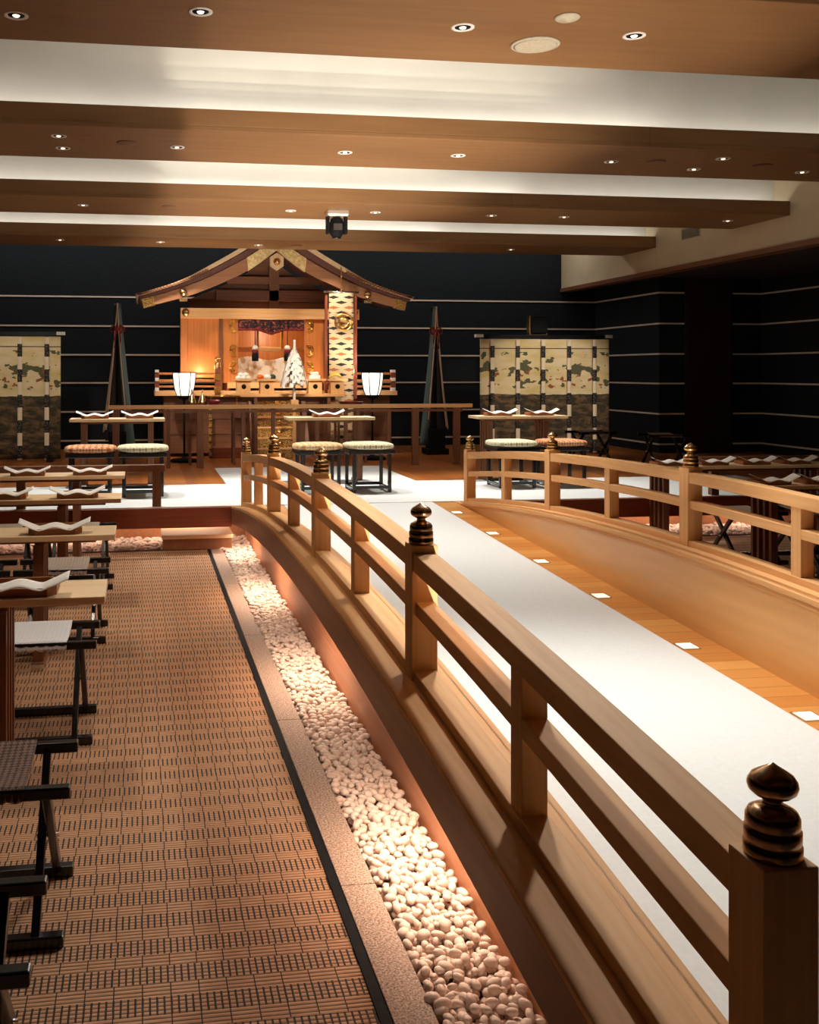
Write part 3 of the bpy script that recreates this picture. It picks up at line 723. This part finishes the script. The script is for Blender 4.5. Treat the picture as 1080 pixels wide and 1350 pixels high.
def strip(b, A, B, y0, y1, mi=0):
    n = len(A); vs = [(x, y0, z) for x, z in A]+[(x, y0, z) for x, z in B]+[(x, y1, z) for x, z in A]+[(x, y1, z) for x, z in B]
    fs = []
    for i in range(n-1):
        fs += [(i, i+1, n+i+1, n+i), (2*n+i, 3*n+i, 3*n+i+1, 2*n+i+1), (i, 2*n+i, 2*n+i+1, i+1), (n+i, n+i+1, 3*n+i+1, 3*n+i)]
    fs += [(0, n, 3*n, 2*n), (n-1, 3*n-1, 4*n-1, 2*n-1)]
    b.add(vs, fs, mi, False)
for side in (0, 1):
    g_ = (lambda p: p) if not side else mir
    b = MB(); strip(b, g_(low), g_(up), RY, RY+.06)
    bo = b.obj('bargeboard', 'eave', SW)
    tip = MB(); strip(tip, g_([(x, z-.008) for x, z in low[:4]]), g_([(x, z+.004) for x, z in up[:4]]), RY-.008, RY+.068); tip.obj('gilt_end', 'carve', bo)
    bk = g_([low[7]])[0]; bz = (low[7][1]+up[7][1])/2
    MB().ell((bk[0], RY-.01, bz), .05, .03, .05).box(bk[0]-.05, bk[0]+.05, RY-.02, RY+.05, low[7][1]-.05, low[7][1]-.015).obj('gilt_boss', 'brass', bo)
    ap = MB(); strip(ap, g_([(x, z-.01) for x, z in low[-9:]]), g_([(x, z+.005) for x, z in up[-9:]]), RY-.01, RY+.07); ap.obj('gilt_crest', 'palegold', bo)
    # roof slope: stepped bark edge, top skin with its lit cream put into the colour
    b = MB(); mid = [(a[0]*.45+c[0]*.55, a[1]*.45+c[1]*.55) for a, c in zip(up, rt)]
    lo2 = [(x-.02, z+.005) for x, z in up]
    strip(b, g_(lo2), g_(mid), RY-.06, 13.9, 0)
    ro = b.obj('roof_slope', 'bark', SW)
    b = MB(); strip(b, g_([(x-.02, z) for x, z in mid]), g_(rt), RY-.10, 13.9, 0); b.obj('lit_roof_skin', 'roofcream', ro)
    b = MB()
    for i in range(26):                                 # shingle ends along the lower half of the edge
        t = i/26*.52; j = t*24; k_ = int(j); f = j-k_
        x = mid[k_][0]*(1-f)+mid[k_+1][0]*f; z = mid[k_][1]*(1-f)+mid[k_+1][1]*f
        xx = g_([(x, z)])[0][0]; b.box(xx-.022, xx+.022, RY-.112, RY-.06, z+.008, z+.032, 0)
    b.obj('shingle_ends', 'dwoodX', ro)
pe = at(365, 345, RY-.05); hx = [(pe.x+.10*math.cos(PI/2+i*PI/3), pe.z+.115*math.sin(PI/2+i*PI/3)) for i in range(6)]
pg = MB().prism(hx, 'Y', RY-.07, RY-.01).obj('gable_pendant', 'roofcream', SW, bevel=.006)
MB().lathe([(.05, 0), (.045, .015), (.025, .03), (.02, .04)], 8, (0, 0, 0), 0, Matrix.Translation((pe.x, RY-.07, pe.z)) @ Matrix.Rotation(PI/2, 4, 'X')).obj('flower_boss', 'brass', pg)
def pbox(name, m, u0, u1, v0, v1, Y, dep, parent=SW, bevel=.003, ref=None):
    p, q = at(u0, v1, Y), at(u1, v0, Y)
    return MB().box(p.x, q.x, Y, Y+dep, p.z, q.z).obj(name, m, parent, bevel=bevel)
# gable wall, king post and ties
gp = [(x, z) for x, z in low]; poly = gp+mir(gp)[::-1]
poly = [(x, min(z, z)) for x, z in poly if True]
zmin = az(412, SY)
xa_, xb_ = at(242, 400, SY).x, at(470, 400, SY).x
poly2 = [p for p in poly if xa_ < p[0] < xb_]
poly2 = [(poly2[0][0], zmin)]+poly2+[(poly2[-1][0], zmin)]
MB().prism(poly2, 'Y', 13.25, 13.3).obj('gable_wall', 'dwoodX', SW)
pbox('king_post', 'dwoodZ', 355, 368, 352, 410, 13.15, .1)
pbox('gable_tie', 'dwoodX', 285, 440, 384, 396, 13.15, .09)
pbox('gable_tie', 'dwoodX', 300, 425, 366, 374, 13.16, .08)
tb = pbox('tie_beam', 'woodX', 238, 474, 408, 419.5, SY-.06, .14)
for u in (245, 467):
    p = at(u, 412, SY-.07); MB().ell((p.x, SY-.07, p.z), .05, .02, .05).obj('gilt_boss', 'brass', tb)
for u0, u1 in ((238, 247), (462, 471)): pbox('corner_post', 'orangewood', u0, u1, 419, 520, SY-.03, .12)
pbox('side_wall', 'orangewood', 247, 289, 419, 498, SY+.02, .04); pbox('side_wall', 'orangewood', 436, 462, 419, 498, SY+.02, .04)
for u0, u1 in ((289, 293.5), (427, 431)): pbox('door_jamb', 'dwoodZ', u0, u1, 419, 520, SY-.02, .1)
for u0, u1 in ((293.5, 314), (402, 427)):
    dp = pbox('door_leaf', 'orangewood', u0, u1, 420, 505, SY, .04)
    ue = u1-3 if u0 < 300 else u0+3
    for v in (430, 462, 484):
        p = at(ue, v, SY-.01); sc_ = MB()
        for q in range(3):
            rr = .075-.02*q; sg = -1 if u0 < 300 else 1
            sc_.tube([(p.x+sg*(.03+rr*math.cos(t)*.7), SY-.012, p.z+rr*math.sin(t)) for t in [-2.2+4.4*j/12 for j in range(13)]], .009, 6)
        sc_.obj('gilt_scroll', 'gold', dp)
# inner sanctuary
pbox('inner_back', 'orangewood', 300, 420, 415, 530, 13.75, .05)
for u in (299, 413): pbox('inner_wall', 'orangewood', u, u+4, 416, 528, SY+.05, .85)
pbox('inner_floor', 'woodX', 300, 420, 504, 512, SY-.02, .85)
pbox('inner_lintel', 'woodX', 314, 402, 458, 464, 13.3, .06)
for u in (340, 372): pbox('inner_post', 'gold', u-1.5, u+1.5, 432, 460, 13.28, .03)
# purple valance with pointed lower edge
p0, p1 = at(314, 421, SY-.02), at(401, 440, SY-.02)
def vf(u, v):
    x = p0.x+(p1.x-p0.x)*u; drop = .62+.38*abs(math.sin(u*PI*1.5+PI/2)) if False else .72+.28*max(0, 1-abs(u-.5)*5)
    return (x, SY-.03+.012*math.sin(u*50), p0.z+(p1.z-.02-p0.z)*v*drop)
va = MB().sheet(vf, 60, 6, .006).obj('valance', 'misu', SW)
def vf2(u, v):
    x = p0.x+(p1.x-p0.x)*u; drop = .72+.28*max(0, 1-abs(u-.5)*5); zb_ = p0.z+(p1.z-.02-p0.z)*drop
    return (x, SY-.037+.012*math.sin(u*50), zb_+.03-.028*v+.008*math.sin(u*80))
MB().sheet(vf2, 60, 2, .006).obj('red_hem', 'red', va)
# base, veranda and railing
pbox('base_wall', 'dwoodX', 216, 334, 522, 598, SY-.1, .6); pbox('base_wall', 'dwoodX', 398, 514, 522, 598, SY-.1, .6)
for v in (535, 552, 572):
    for a_, b_ in ((216, 334), (398, 514)): pbox('base_batten', 'dwoodX', a_, b_, v-.8, v+.8, SY-.112, .02)
pbox('veranda', 'woodX', 204, 524, 515, 522, SY-.25, .9)
for a_, b_ in ((204, 289), (437, 522)):
    for v0, v1 in ((491, 494), (500, 504), (508, 511)): pbox('veranda_rail', 'orangewood', a_, b_, v0, v1, SY-.22, .03)
for u in (207, 519):
    q = pbox('veranda_post', 'redwood', u-3, u+3, 492, 521, SY-.24, .06)
    for v0, v1 in ((487.5, 491), (498, 502.5), (511, 516)): pbox('white_cap', 'paper', u-2.6, u+2.6, v0, v1, SY-.26, .09, q)
for u in (287, 440):
    q = pbox('newel_post', 'redwood', u-3.5, u+3.5, 486, 522, SY-.28, .07)
    p = at(u, 486, SY-.245); MB().lathe([(r*1.15, z*1.3) for r, z in FIN], 18, (p.x, p.y, p.z)).obj('newel_finial', 'brass', q)
    for v in (498, 515): pbox('gilt_band', 'gold', u-4, u+4, v-5, v+3, SY-.29, .09, q)
# gilt stair
zb_, zt_ = HD+.006, az(522, SY-.2); ns_ = 6
xa, xb = ax(338, 12.5), ax(398, 12.5)
for i in range(ns_):
    y = 12.32+i*.075; z0 = zb_+(zt_-zb_)*i/ns_; z1 = zb_+(zt_-zb_)*(i+1)/ns_
    r = MB().box(xa, xb, y, y+.09, z0, z1-.02).obj('gilt_riser', 'carve', SW)
    MB().box(xa-.015, xb+.015, y-.012, 12.8, z1-.02, z1).obj('stair_tread', 'woodX', SW)
    MB().ell(((xa+xb)/2, y-.005, (z0+z1)/2-.01), .035, .025, .03).obj('gilt_boss', 'brass', r)
for x in (xa-.05, xb+.05):
    sp = MB().prism([(12.3, zb_), (12.8, zb_), (12.8, zt_), (12.72, zt_)], 'X', x-.03, x+.03).obj('stair_string', 'dwoodY', SW)
pbox('base_sill', 'redwood', 278, 334, 590, 606, 12.5, .3); pbox('base_sill', 'redwood', 400, 440, 590, 606, 12.5, .3)
gs = MB()
for i in range(7):
    v = 540+i*9.5; p = at(277.5, v, 12.48); gs.box(p.x-.018, p.x+.018, 12.48, 12.5, p.z-.04, p.z+.03)
gs.obj('gilt_edge', 'carve', SW)
pbox('skirt_panel', 'dwoodZ', 276, 280, 536, 606, 12.5, .04)
# white brocade screen and rice straw bundles inside
p0s, p1s = at(314, 505, 13.1), at(392, 470, 13.1)
def bf(u, v): return (p0s.x+(p1s.x-p0s.x)*u, 13.1+.025*math.sin(u*22), p0s.z+(p1s.z-p0s.z)*v*(.93+.07*math.sin(u*9)))
tag(MB().sheet(bf, 50, 6, .01).obj('brocade_screen', 'brocade'), 'white and gold brocade cloth standing inside the sanctuary opening', 'cloth')
for u, lb in ((336.5, 'hanging tassel banded white, red and black, left in the sanctuary opening'), (379, 'hanging tassel banded white, red and black, behind the paper streamers')):
    p = at(u, 455, SY-.08); q = at(u, 476, SY-.08); zt2 = az(438, SY-.08); 
    t = thing('silk_tassel', lb, 'tassel', (p.x, SY-.08, q.z), 0, 'tassels in the sanctuary'); H_ = p.z-q.z
    MB().lathe([(.042, 0), (.046, H_*.25), (.044, H_*.5)], 16).obj('black_band', 'black', t)
    MB().lathe([(.044, H_*.5), (.043, H_*.72)], 16).obj('red_band', 'red', t)
    MB().lathe([(.043, H_*.72), (.036, H_*.9), (.015, H_)], 16).obj('white_cap', 'paper', t)
    MB().tube([(0, 0, H_-.01), (0, 0, zt2-q.z+.04)], .008).obj('cord', 'red', t)
# hanging patterned banner on the right of the sanctuary
p0b, p1b = at(434, 386, 12.35), at(466, 586, 12.35)
hb = thing('hanging_banner', 'long cream banner with rows of black and orange cloud lozenges hanging beside the sanctuary', 'banner', ((p0b.x+p1b.x)/2, 12.35, p1b.z))
Lb = (p1b.x-p0b.x)/2; Hb = p0b.z-p1b.z
MB().sheet(lambda u, v: (-Lb+2*Lb*u, .008*math.sin(v*9+u*3), Hb*v), 8, 40, .006).obj('banner_cloth', 'cloudbanner', hb)
MB().tube([(-Lb-.07, 0, Hb+.012), (Lb+.07, 0, Hb+.012)], .014).obj('top_rod', 'silver', hb)
MB().tube([(0, 0, Hb+.01), (0, 0, Hb+.32)], .007).obj('cord', 'gold', hb)
for r, zc in ((.115, az(424, 12.35)-p1b.z), (.06, az(425, 12.35)-p1b.z)):
    MB().tube([(r*math.cos(2*PI*i/24)+.03, -.018, zc+r*math.sin(2*PI*i/24)*.9) for i in range(25)], .013, 8).obj('ring_crest', 'gold', hb)
MB().box(-Lb-.05, -Lb-.015, .02, .05, Hb-1.35, Hb-.02).box(Lb+.015, Lb+.05, .02, .05, Hb-1.35, Hb-.02).obj('red_backing', 'redwood', hb)

# ================================================================== SILK BANNER STANDS, PAINTED CURTAINS
def silk_stand(u, Y, m, label):
    x = ax(u, Y); t = thing('silk_banner_stand', label, 'banner', (x, Y, HD), 0, 'silk banner stands beside the shrine')
    MB().box(-.15, .15, -.14, .14, 0, .08).box(-.11, .11, -.1, .1, .08, .34).obj('base', 'black', t, bevel=.01)
    MB().lathe([(.018, .3), (.016, 1.95), (.004, 2.03)], 12).obj('pole', 'black', t)
    kn = MB().ell((0, -.03, 1.64), .06, .035, .04)
    for sg in (-1, 1):
        kn.tube([(sg*(.02+.07*math.sin(a)), -.035, 1.64+.05*math.cos(a)) for a in [PI*2*j/12 for j in range(13)]], .010, 6)
        kn.tube([(sg*.02, -.04, 1.64), (sg*.035, -.045, 1.5), (sg*.03, -.045, 1.40)], .012, 6)
    kn.obj('red_knot', 'red', t)
    def silk(name, mm, top, bot, w0, w1, y, zb):
        def f(a, v):
            e = v**1.15; xx = top+(bot-top)*e; w_ = w0+(w1-w0)*v
            return (m*(xx+(a-.5)*w_), y+.010*math.sin(a*5+v*3), 1.97-(1.97-zb)*v)
        return MB().sheet(f, 6, 24, .005).obj(name, mm, t)
    silk('grey_streamer', 'teal', -.015, -.165, .05, .13, -.035, .12)
    silk('dark_streamer', 'darksilk', -.02, -.06, .05, .15, .05, .22)
    silk('dark_streamer', 'darksilk', .02, .08, .05, .15, .04, .22)
    for b_, zb, y in ((-.105, .46, -.05), (.145, .36, -.045), (.175, .33, .0)):
        silk('pale_streamer', 'creamsilk', .0, b_, .014, .026, y, zb)
    return t
silk_stand(155, 12.75, -1, 'tall pole hung with grey and dark silk streamers, left of the shrine')
silk_stand(574, 12.75, 1, 'tall pole hung with grey and dark silk streamers, right of the shrine')
def painted_curtain(x0, x1, ribs, label):
    Y = 12.4; t = thing('curtain_screen', label, 'curtain', (x0, Y, HD), 0, 'painted curtain screens'); L = x1-x0
    MB().sheet(lambda u, v: (L*u, .014*math.sin(u*L*9)*(1-.5*v), .03+1.5*v), 90, 8, .006).obj('painted_cloth', 'curtain', t)
    for r in ribs:
        MB().sheet(lambda u, v: (r-.028+.056*u, -.03, .02+1.50*v), 2, 12, .005).obj('ribbon', 'ribbon', t)
    cb = MB().bar((-.03, .03, 1.565), (L+.03, .03, 1.565), .05, .045).obj('cross_bar', 'lacquer', t)
    for x in (-.005, L+.0): MB().box(x-.05, x+.05, -.005, .065, 1.55, 1.59).obj('end_cap', 'paper', cb)  # metal caps; their bright reflection is painted as plain white
    for x in (.12, L-.12):
        MB().box(x-.02, x+.02, .03, .07, .05, 1.56).obj('post', 'lacquer', t); MB().box(x-.04, x+.04, -.15, .25, 0, .05).obj('foot', 'lacquer', t)
xr0 = ax(633, 12.4); xr1 = ax(803, 12.4)
painted_curtain(xr0, xr1, [ax(u, 12.4)-xr0 for u in (648.5, 682, 715.5, 749.5, 783)], 'cream curtain screen painted with green pines above a dark band, right of the shrine')
xl1 = ax(80, 12.4); xl0 = xl1-1.8
painted_curtain(xl0, xl1, [ax(u, 12.4)-xl0 for u in (62, 26.5)]+[1.8-1.5, 1.8-1.15], 'cream curtain screen painted with green pines above a dark band, at the left photo edge')
# small spotlight on the cross bar
ws = thing('spotlight', 'small black spotlight above the right painted curtain', 'light', (ax(708, 12.55), 12.55, 0))
zc = az(427, 12.55)
MB().box(-.11, .11, -.1, .1, zc-.1, zc+.13).obj('housing', 'black', ws, bevel=.01)
MB().box(-.125, -.112, -.05, .05, zc-.12, zc+.13).box(.112, .125, -.05, .05, zc-.12, zc+.13).box(-.125, .125, -.05, .05, zc-.135, zc-.12).obj('yoke', 'brass', ws)
MB().box(-.02, .02, -.02, .02, HD+1.58-.0, zc-.13).obj('stem', 'black', ws)

# ================================================================== CEILING FITTINGS
mh = thing('moving_head_lamp', 'black motorised stage lamp hanging under the second beam from the stage', 'light', (1.86, 9.35, ZB)); mh.scale = (.76, .76, .76)
MB().box(-.14, .14, -.11, .11, -.06, 0).box(-.13, .13, -.1, .1, -.075, -.06).obj('base', 'lampcup', mh, bevel=.01)
MB().box(-.135, -.095, -.05, .05, -.29, -.07).obj('yoke_arm', 'black', mh, bevel=.01); MB().box(.095, .135, -.05, .05, -.29, -.07).obj('yoke_arm', 'black', mh, bevel=.01)
hd_ = MB().lathe([(.06, 0), (.085, .04), (.09, .16), (.08, .23), (.05, .25)], 20, (0, 0, -.33)).obj('lamp_head', 'black', mh)
MB().lathe([(.062, 0), (.055, .012), (.03, .015)], 20, (0, 0, -.345)).obj('lens', 'lacquer', mh)
MB().box(-.055, .055, -.096, -.08, -.25, -.17).obj('vent_panel', 'floor', hd_)
DL = [(-.54, 4.42), (.25, 4.255), (1.428, 4.27), (2.245, 4.257), (3.43, 4.27), (-.54, 6.637), (-.54, 6.993), (.24, 6.85), (1.42, 6.836), (2.243, 6.81), (3.424, 6.835), (4.18, 6.614), (4.178, 6.995), (5.07, 6.97),
      (-.54, 9.36), (1.417, 9.39), (2.247, 9.363), (3.43, 9.371), (4.183, 9.352), (5.95, 9.333), (-.95, 11.87), (.22, 11.89), (1.41, 11.99), (4.63, 11.95)]
bn_ = {4: 'nearest beam', 6: 'second beam from the camera', 7: 'second beam from the camera', 9: 'third beam from the camera', 11: 'beam nearest the shrine', 12: 'beam nearest the shrine'}
dl0 = None
for i, (x, y) in enumerate(DL):
    same = [d for d in DL if bn_[round(d[1]-.1)] == bn_[round(y-.1)]]; k_ = sorted(same).index((x, y)); nm = ['first', 'second', 'third', 'fourth', 'fifth', 'sixth', 'seventh', 'eighth', 'ninth'][k_]
    lb = 'small round recessed downlight, %s from the left under the %s' % (nm, bn_[round(y-.1)])
    if dl0 is None:
        dl0 = thing('downlight', lb, 'light', (x, y, ZB), 0, 'recessed downlights in the ceiling beams')
        r_ = MB(); vs = []
        for rr, z_ in ((.052, 0), (.052, -.004), (.040, -.004), (.036, 0)):
            vs += [(rr*math.cos(2*PI*j/24), rr*math.sin(2*PI*j/24), z_) for j in range(24)]
        r_.add(vs, [(a_*24+j, a_*24+(j+1) % 24, (a_+1)*24+(j+1) % 24, (a_+1)*24+j) for a_ in range(3) for j in range(24)], 0, True); r_.obj('ring', 'paper', dl0)
        MB().lathe([(.036, -.001), (.036, -.0015)], 20).obj('recess', 'black', dl0)
        MB().lathe([(.016, -.0016), (.012, -.007), (.004, -.009)], 16).obj('bulb', 'lampglow', dl0)
    else: clone(dl0, (x, y, ZB), lb)
tag(MB().lathe([(.055, 0), (.055, -.006), (.046, -.012), (.02, -.012), (.014, -.02), (.004, -.021)], 24).obj('smoke_detector', 'speaker', None, (1.837, 4.075, ZB)), 'cream disc smoke detector under the nearest beam', 'detector')
sp_ = thing('ceiling_speaker', 'large round grey speaker grille under the nearest beam', 'speaker', (1.841, 4.44, ZB))
MB().lathe([(.115, 0), (.115, -.006), (.105, -.009)], 32).obj('frame', 'speaker', sp_); MB().lathe([(.104, -.008), (.09, -.013), (.002, -.015)], 32).obj('grille', 'speaker', sp_)
cv0 = None
for x, y, lb in ((-.10, 6.765, 'left part of the second beam from the camera'), (3.75, 6.785, 'second beam from the camera, right of the middle'), (4.613, 6.788, 'far right of the second beam from the camera'), (.253, 9.312, 'third beam from the camera'), (1.883, 11.99, 'beam nearest the shrine')):
    l_ = 'flat brown round cover plate under the '+lb
    if cv0 is None: cv0 = tag(MB().lathe([(.07, 0), (.07, -.004), (.06, -.006)], 24).obj('ceiling_cover_plate', 'dwoodX', None, (x, y, ZB)), l_, 'cover plate', 'ceiling cover plates')
    else: clone(cv0, (x, y, ZB), l_)
vt = thing('air_vent', 'rectangular grey louvred vent in the pale soffit between two beam ends', 'vent', (SX1, 10.68, 3.075))
MB().box(-.012, 0, -.2, .2, -.065, .065).obj('frame', 'speaker', vt)
sl = MB()
for i in range(9): sl.box(-.018, -.010, -.185, .185, -.055+i*.0125, -.050+i*.0125)
sl.obj('louvre', 'ceil_dark', vt)

# ================================================================== LIGHTS
def spot(loc, target, power, angle, col=(1, .9, .78), blend=.5, size=.06):
    l = bpy.data.lights.new('spot', 'SPOT'); l.energy = power; l.color = col; l.spot_size = math.radians(angle); l.spot_blend = blend; l.shadow_soft_size = size
    o = bpy.data.objects.new('spot_lamp', l); COL.objects.link(o); o.location = loc
    o.rotation_euler = (Vector(target)-Vector(loc)).to_track_quat('-Z', 'Y').to_euler(); return o
def area(loc, rot, sx_, sy_, power, col=(1, .93, .84)):
    l = bpy.data.lights.new('area', 'AREA'); l.shape = 'RECTANGLE'; l.size = sx_; l.size_y = sy_; l.energy = power; l.color = col
    o = bpy.data.objects.new('strip_lamp', l); COL.objects.link(o); o.location = loc; o.rotation_euler = rot; return o
def point(loc, power, col, r=.05):
    l = bpy.data.lights.new('point', 'POINT'); l.energy = power; l.color = col; l.shadow_soft_size = r
    o = bpy.data.objects.new('bulb_lamp', l); COL.objects.link(o); o.location = loc; return o
WARM, NEU, PEACH = (1, .86, .70), (1, .95, .89), (1, .76, .58)
# coves: light strips lying behind each beam's lips, facing up
for i, (y0, y1) in enumerate(BY):
    if y0 < 3: continue
    for (xa_, xb_, pw) in ((-2.9, .2, .6), (.2, 3.6, 1.0), (3.6, 6.3, .5)):
        area(((xa_+xb_)/2, y0+.135, ZB+.05), (PI-.25, 0, 0), xb_-xa_, .03, 9*pw*(xb_-xa_)/3, NEU)
        if y0 < 10: area(((xa_+xb_)/2, y1-.135, ZB+.05), (PI+.25, 0, 0), xb_-xa_, .03, 24*pw*(xb_-xa_)/3, NEU)
# unseen wash strips, added above the back wall to brighten its lines
for xa_, xb_ in ((-3.2, .2), (.2, 3.4), (3.4, 6.3)): area(((xa_+xb_)/2, 13.55, 3.78), (.16, 0, 0), xb_-xa_, .05, 16*(xb_-xa_)/3, (1, .93, .86))
# downlights over the bridge and the stage
for y, dy, pw in ((4.27, -2.2, 250), (6.83, -1.1, 190)):
    for x in (1.43, 2.24): spot((x, y, ZB-.03), (x+(-.1 if x < 2 else -.5), y+dy, 0), pw, 104, NEU, 1.0, .1)
for x in (-.54, .25, 1.42, 2.25, 3.43, 4.18): spot((x, 9.36, ZB-.03), (x, 8.95, .35), 165, 76, NEU, .7)
for x in (.22, 1.41, 2.25, 3.43): spot((x, 9.38, ZB-.03), (x, 10.7, .35), 50, 60, NEU, .7)
# left and right aisles
for x, y, pw in ((-.54, 4.42, 88), (-.54, 6.8, 112), (.25, 4.26, 22), (.25, 6.85, 45)): spot((x, y, ZB-.03), (x+.05, y, 0), pw, 68, WARM, .7)
for x, y in ((4.18, 6.61), (4.18, 4.3), (5.07, 6.97)): spot((x, y, ZB-.03), (x, y, 0), 30, 66, WARM, .7)
# deck uplights, both margins
for y in FY+[2.53, 1.7]:
    for x, tx, sa, pw, dy in ((2.475, 1.80, 58, 120, 1.6), (1.095, 1.25, 42, 210, 3.4)): spot((x, y, deckz(y)+.03), (tx, y+dy, 3), pw, sa, (1, .90, .78), .6, .02)
# lamps under the arched fascia
for y in (1.05, 2.75, 4.5, 6.25, 7.75):
    area((.80, y, ledge(y)-.10), (0, .12, 0), .05, .5, 7.5 if y < 7 else 4, PEACH); area((2.77, y, ledge(y)-.10), (0, -.12, 0), .05, .5, 3, PEACH)
for x in (-1.6, -.6, .35, 3.6, 4.7, 5.7): area((x, 8.5, .27), (0, 0, 0), .7, .05, 2.6, PEACH)
# shrine
for x, tx in ((.22, .75), (1.41, 1.7), (2.25, 2.6)): spot((x, 11.9, ZB-.03), (tx, 12.9, 1.2), 75, 66, WARM, .8)
for x, tx in ((.25, .8), (1.41, 1.70), (2.25, 2.5)): spot((x, 9.6, ZB-.03), (tx, 12.6, 1.1), 300, 26, WARM, .8)
spot((1.41, 9.7, ZB-.03), (1.95, 12.4, .75), 150, 22, WARM, .9)
point((1.69, 13.3, 1.95), 9, (1, .82, .62), .06)
for x in (.75, 2.62): point((x, 12.75, 1.45), 5, (1, .66, .4), .05)
for u in (243, 491): point((ax(u, 12.1), 12.1, HD+1.25), 4, NEU, .08)
for x in (.9, 2.5): spot((x, 11.6, HD+.75), (1.69+(x-1.69)*1.3, 12.5, 2.6), 60, 76, (1, .88, .72), .8)
# curtains
spot((5.3, 9.4, ZB-.05), (5.3, 12.4, 1.1), 330, 40, WARM, .8); spot((-1.4, 9.4, ZB-.05), (-1.5, 12.4, 1.1), 180, 40, WARM, .8)
# world: faint ambient
w_ = bpy.data.worlds.new('world'); SC.world = w_; w_.use_nodes = True
w_.node_tree.nodes['Background'].inputs[0].default_value = (.9, .95, 1, 1); w_.node_tree.nodes['Background'].inputs[1].default_value = .02

# ================================================================== CAMERA
cd = bpy.data.cameras.new('camera'); cam = bpy.data.objects.new('camera', cd); COL.objects.link(cam)
cd.sensor_fit = 'HORIZONTAL'; cd.sensor_width = 36; cd.lens = F/1080*36
cd.shift_x = (540-CX)/1080; cd.shift_y = -(675-CY)/1080; cd.clip_start = .05
cam.location = (0, 0, CH); cam.rotation_euler = (PI/2, 0, -PSI)
SC.camera = cam
SC.view_settings.view_transform = 'Standard'; SC.view_settings.look = 'None'; SC.view_settings.gamma = 1; SC.view_settings.exposure = 0
SC.cycles.use_denoising = True
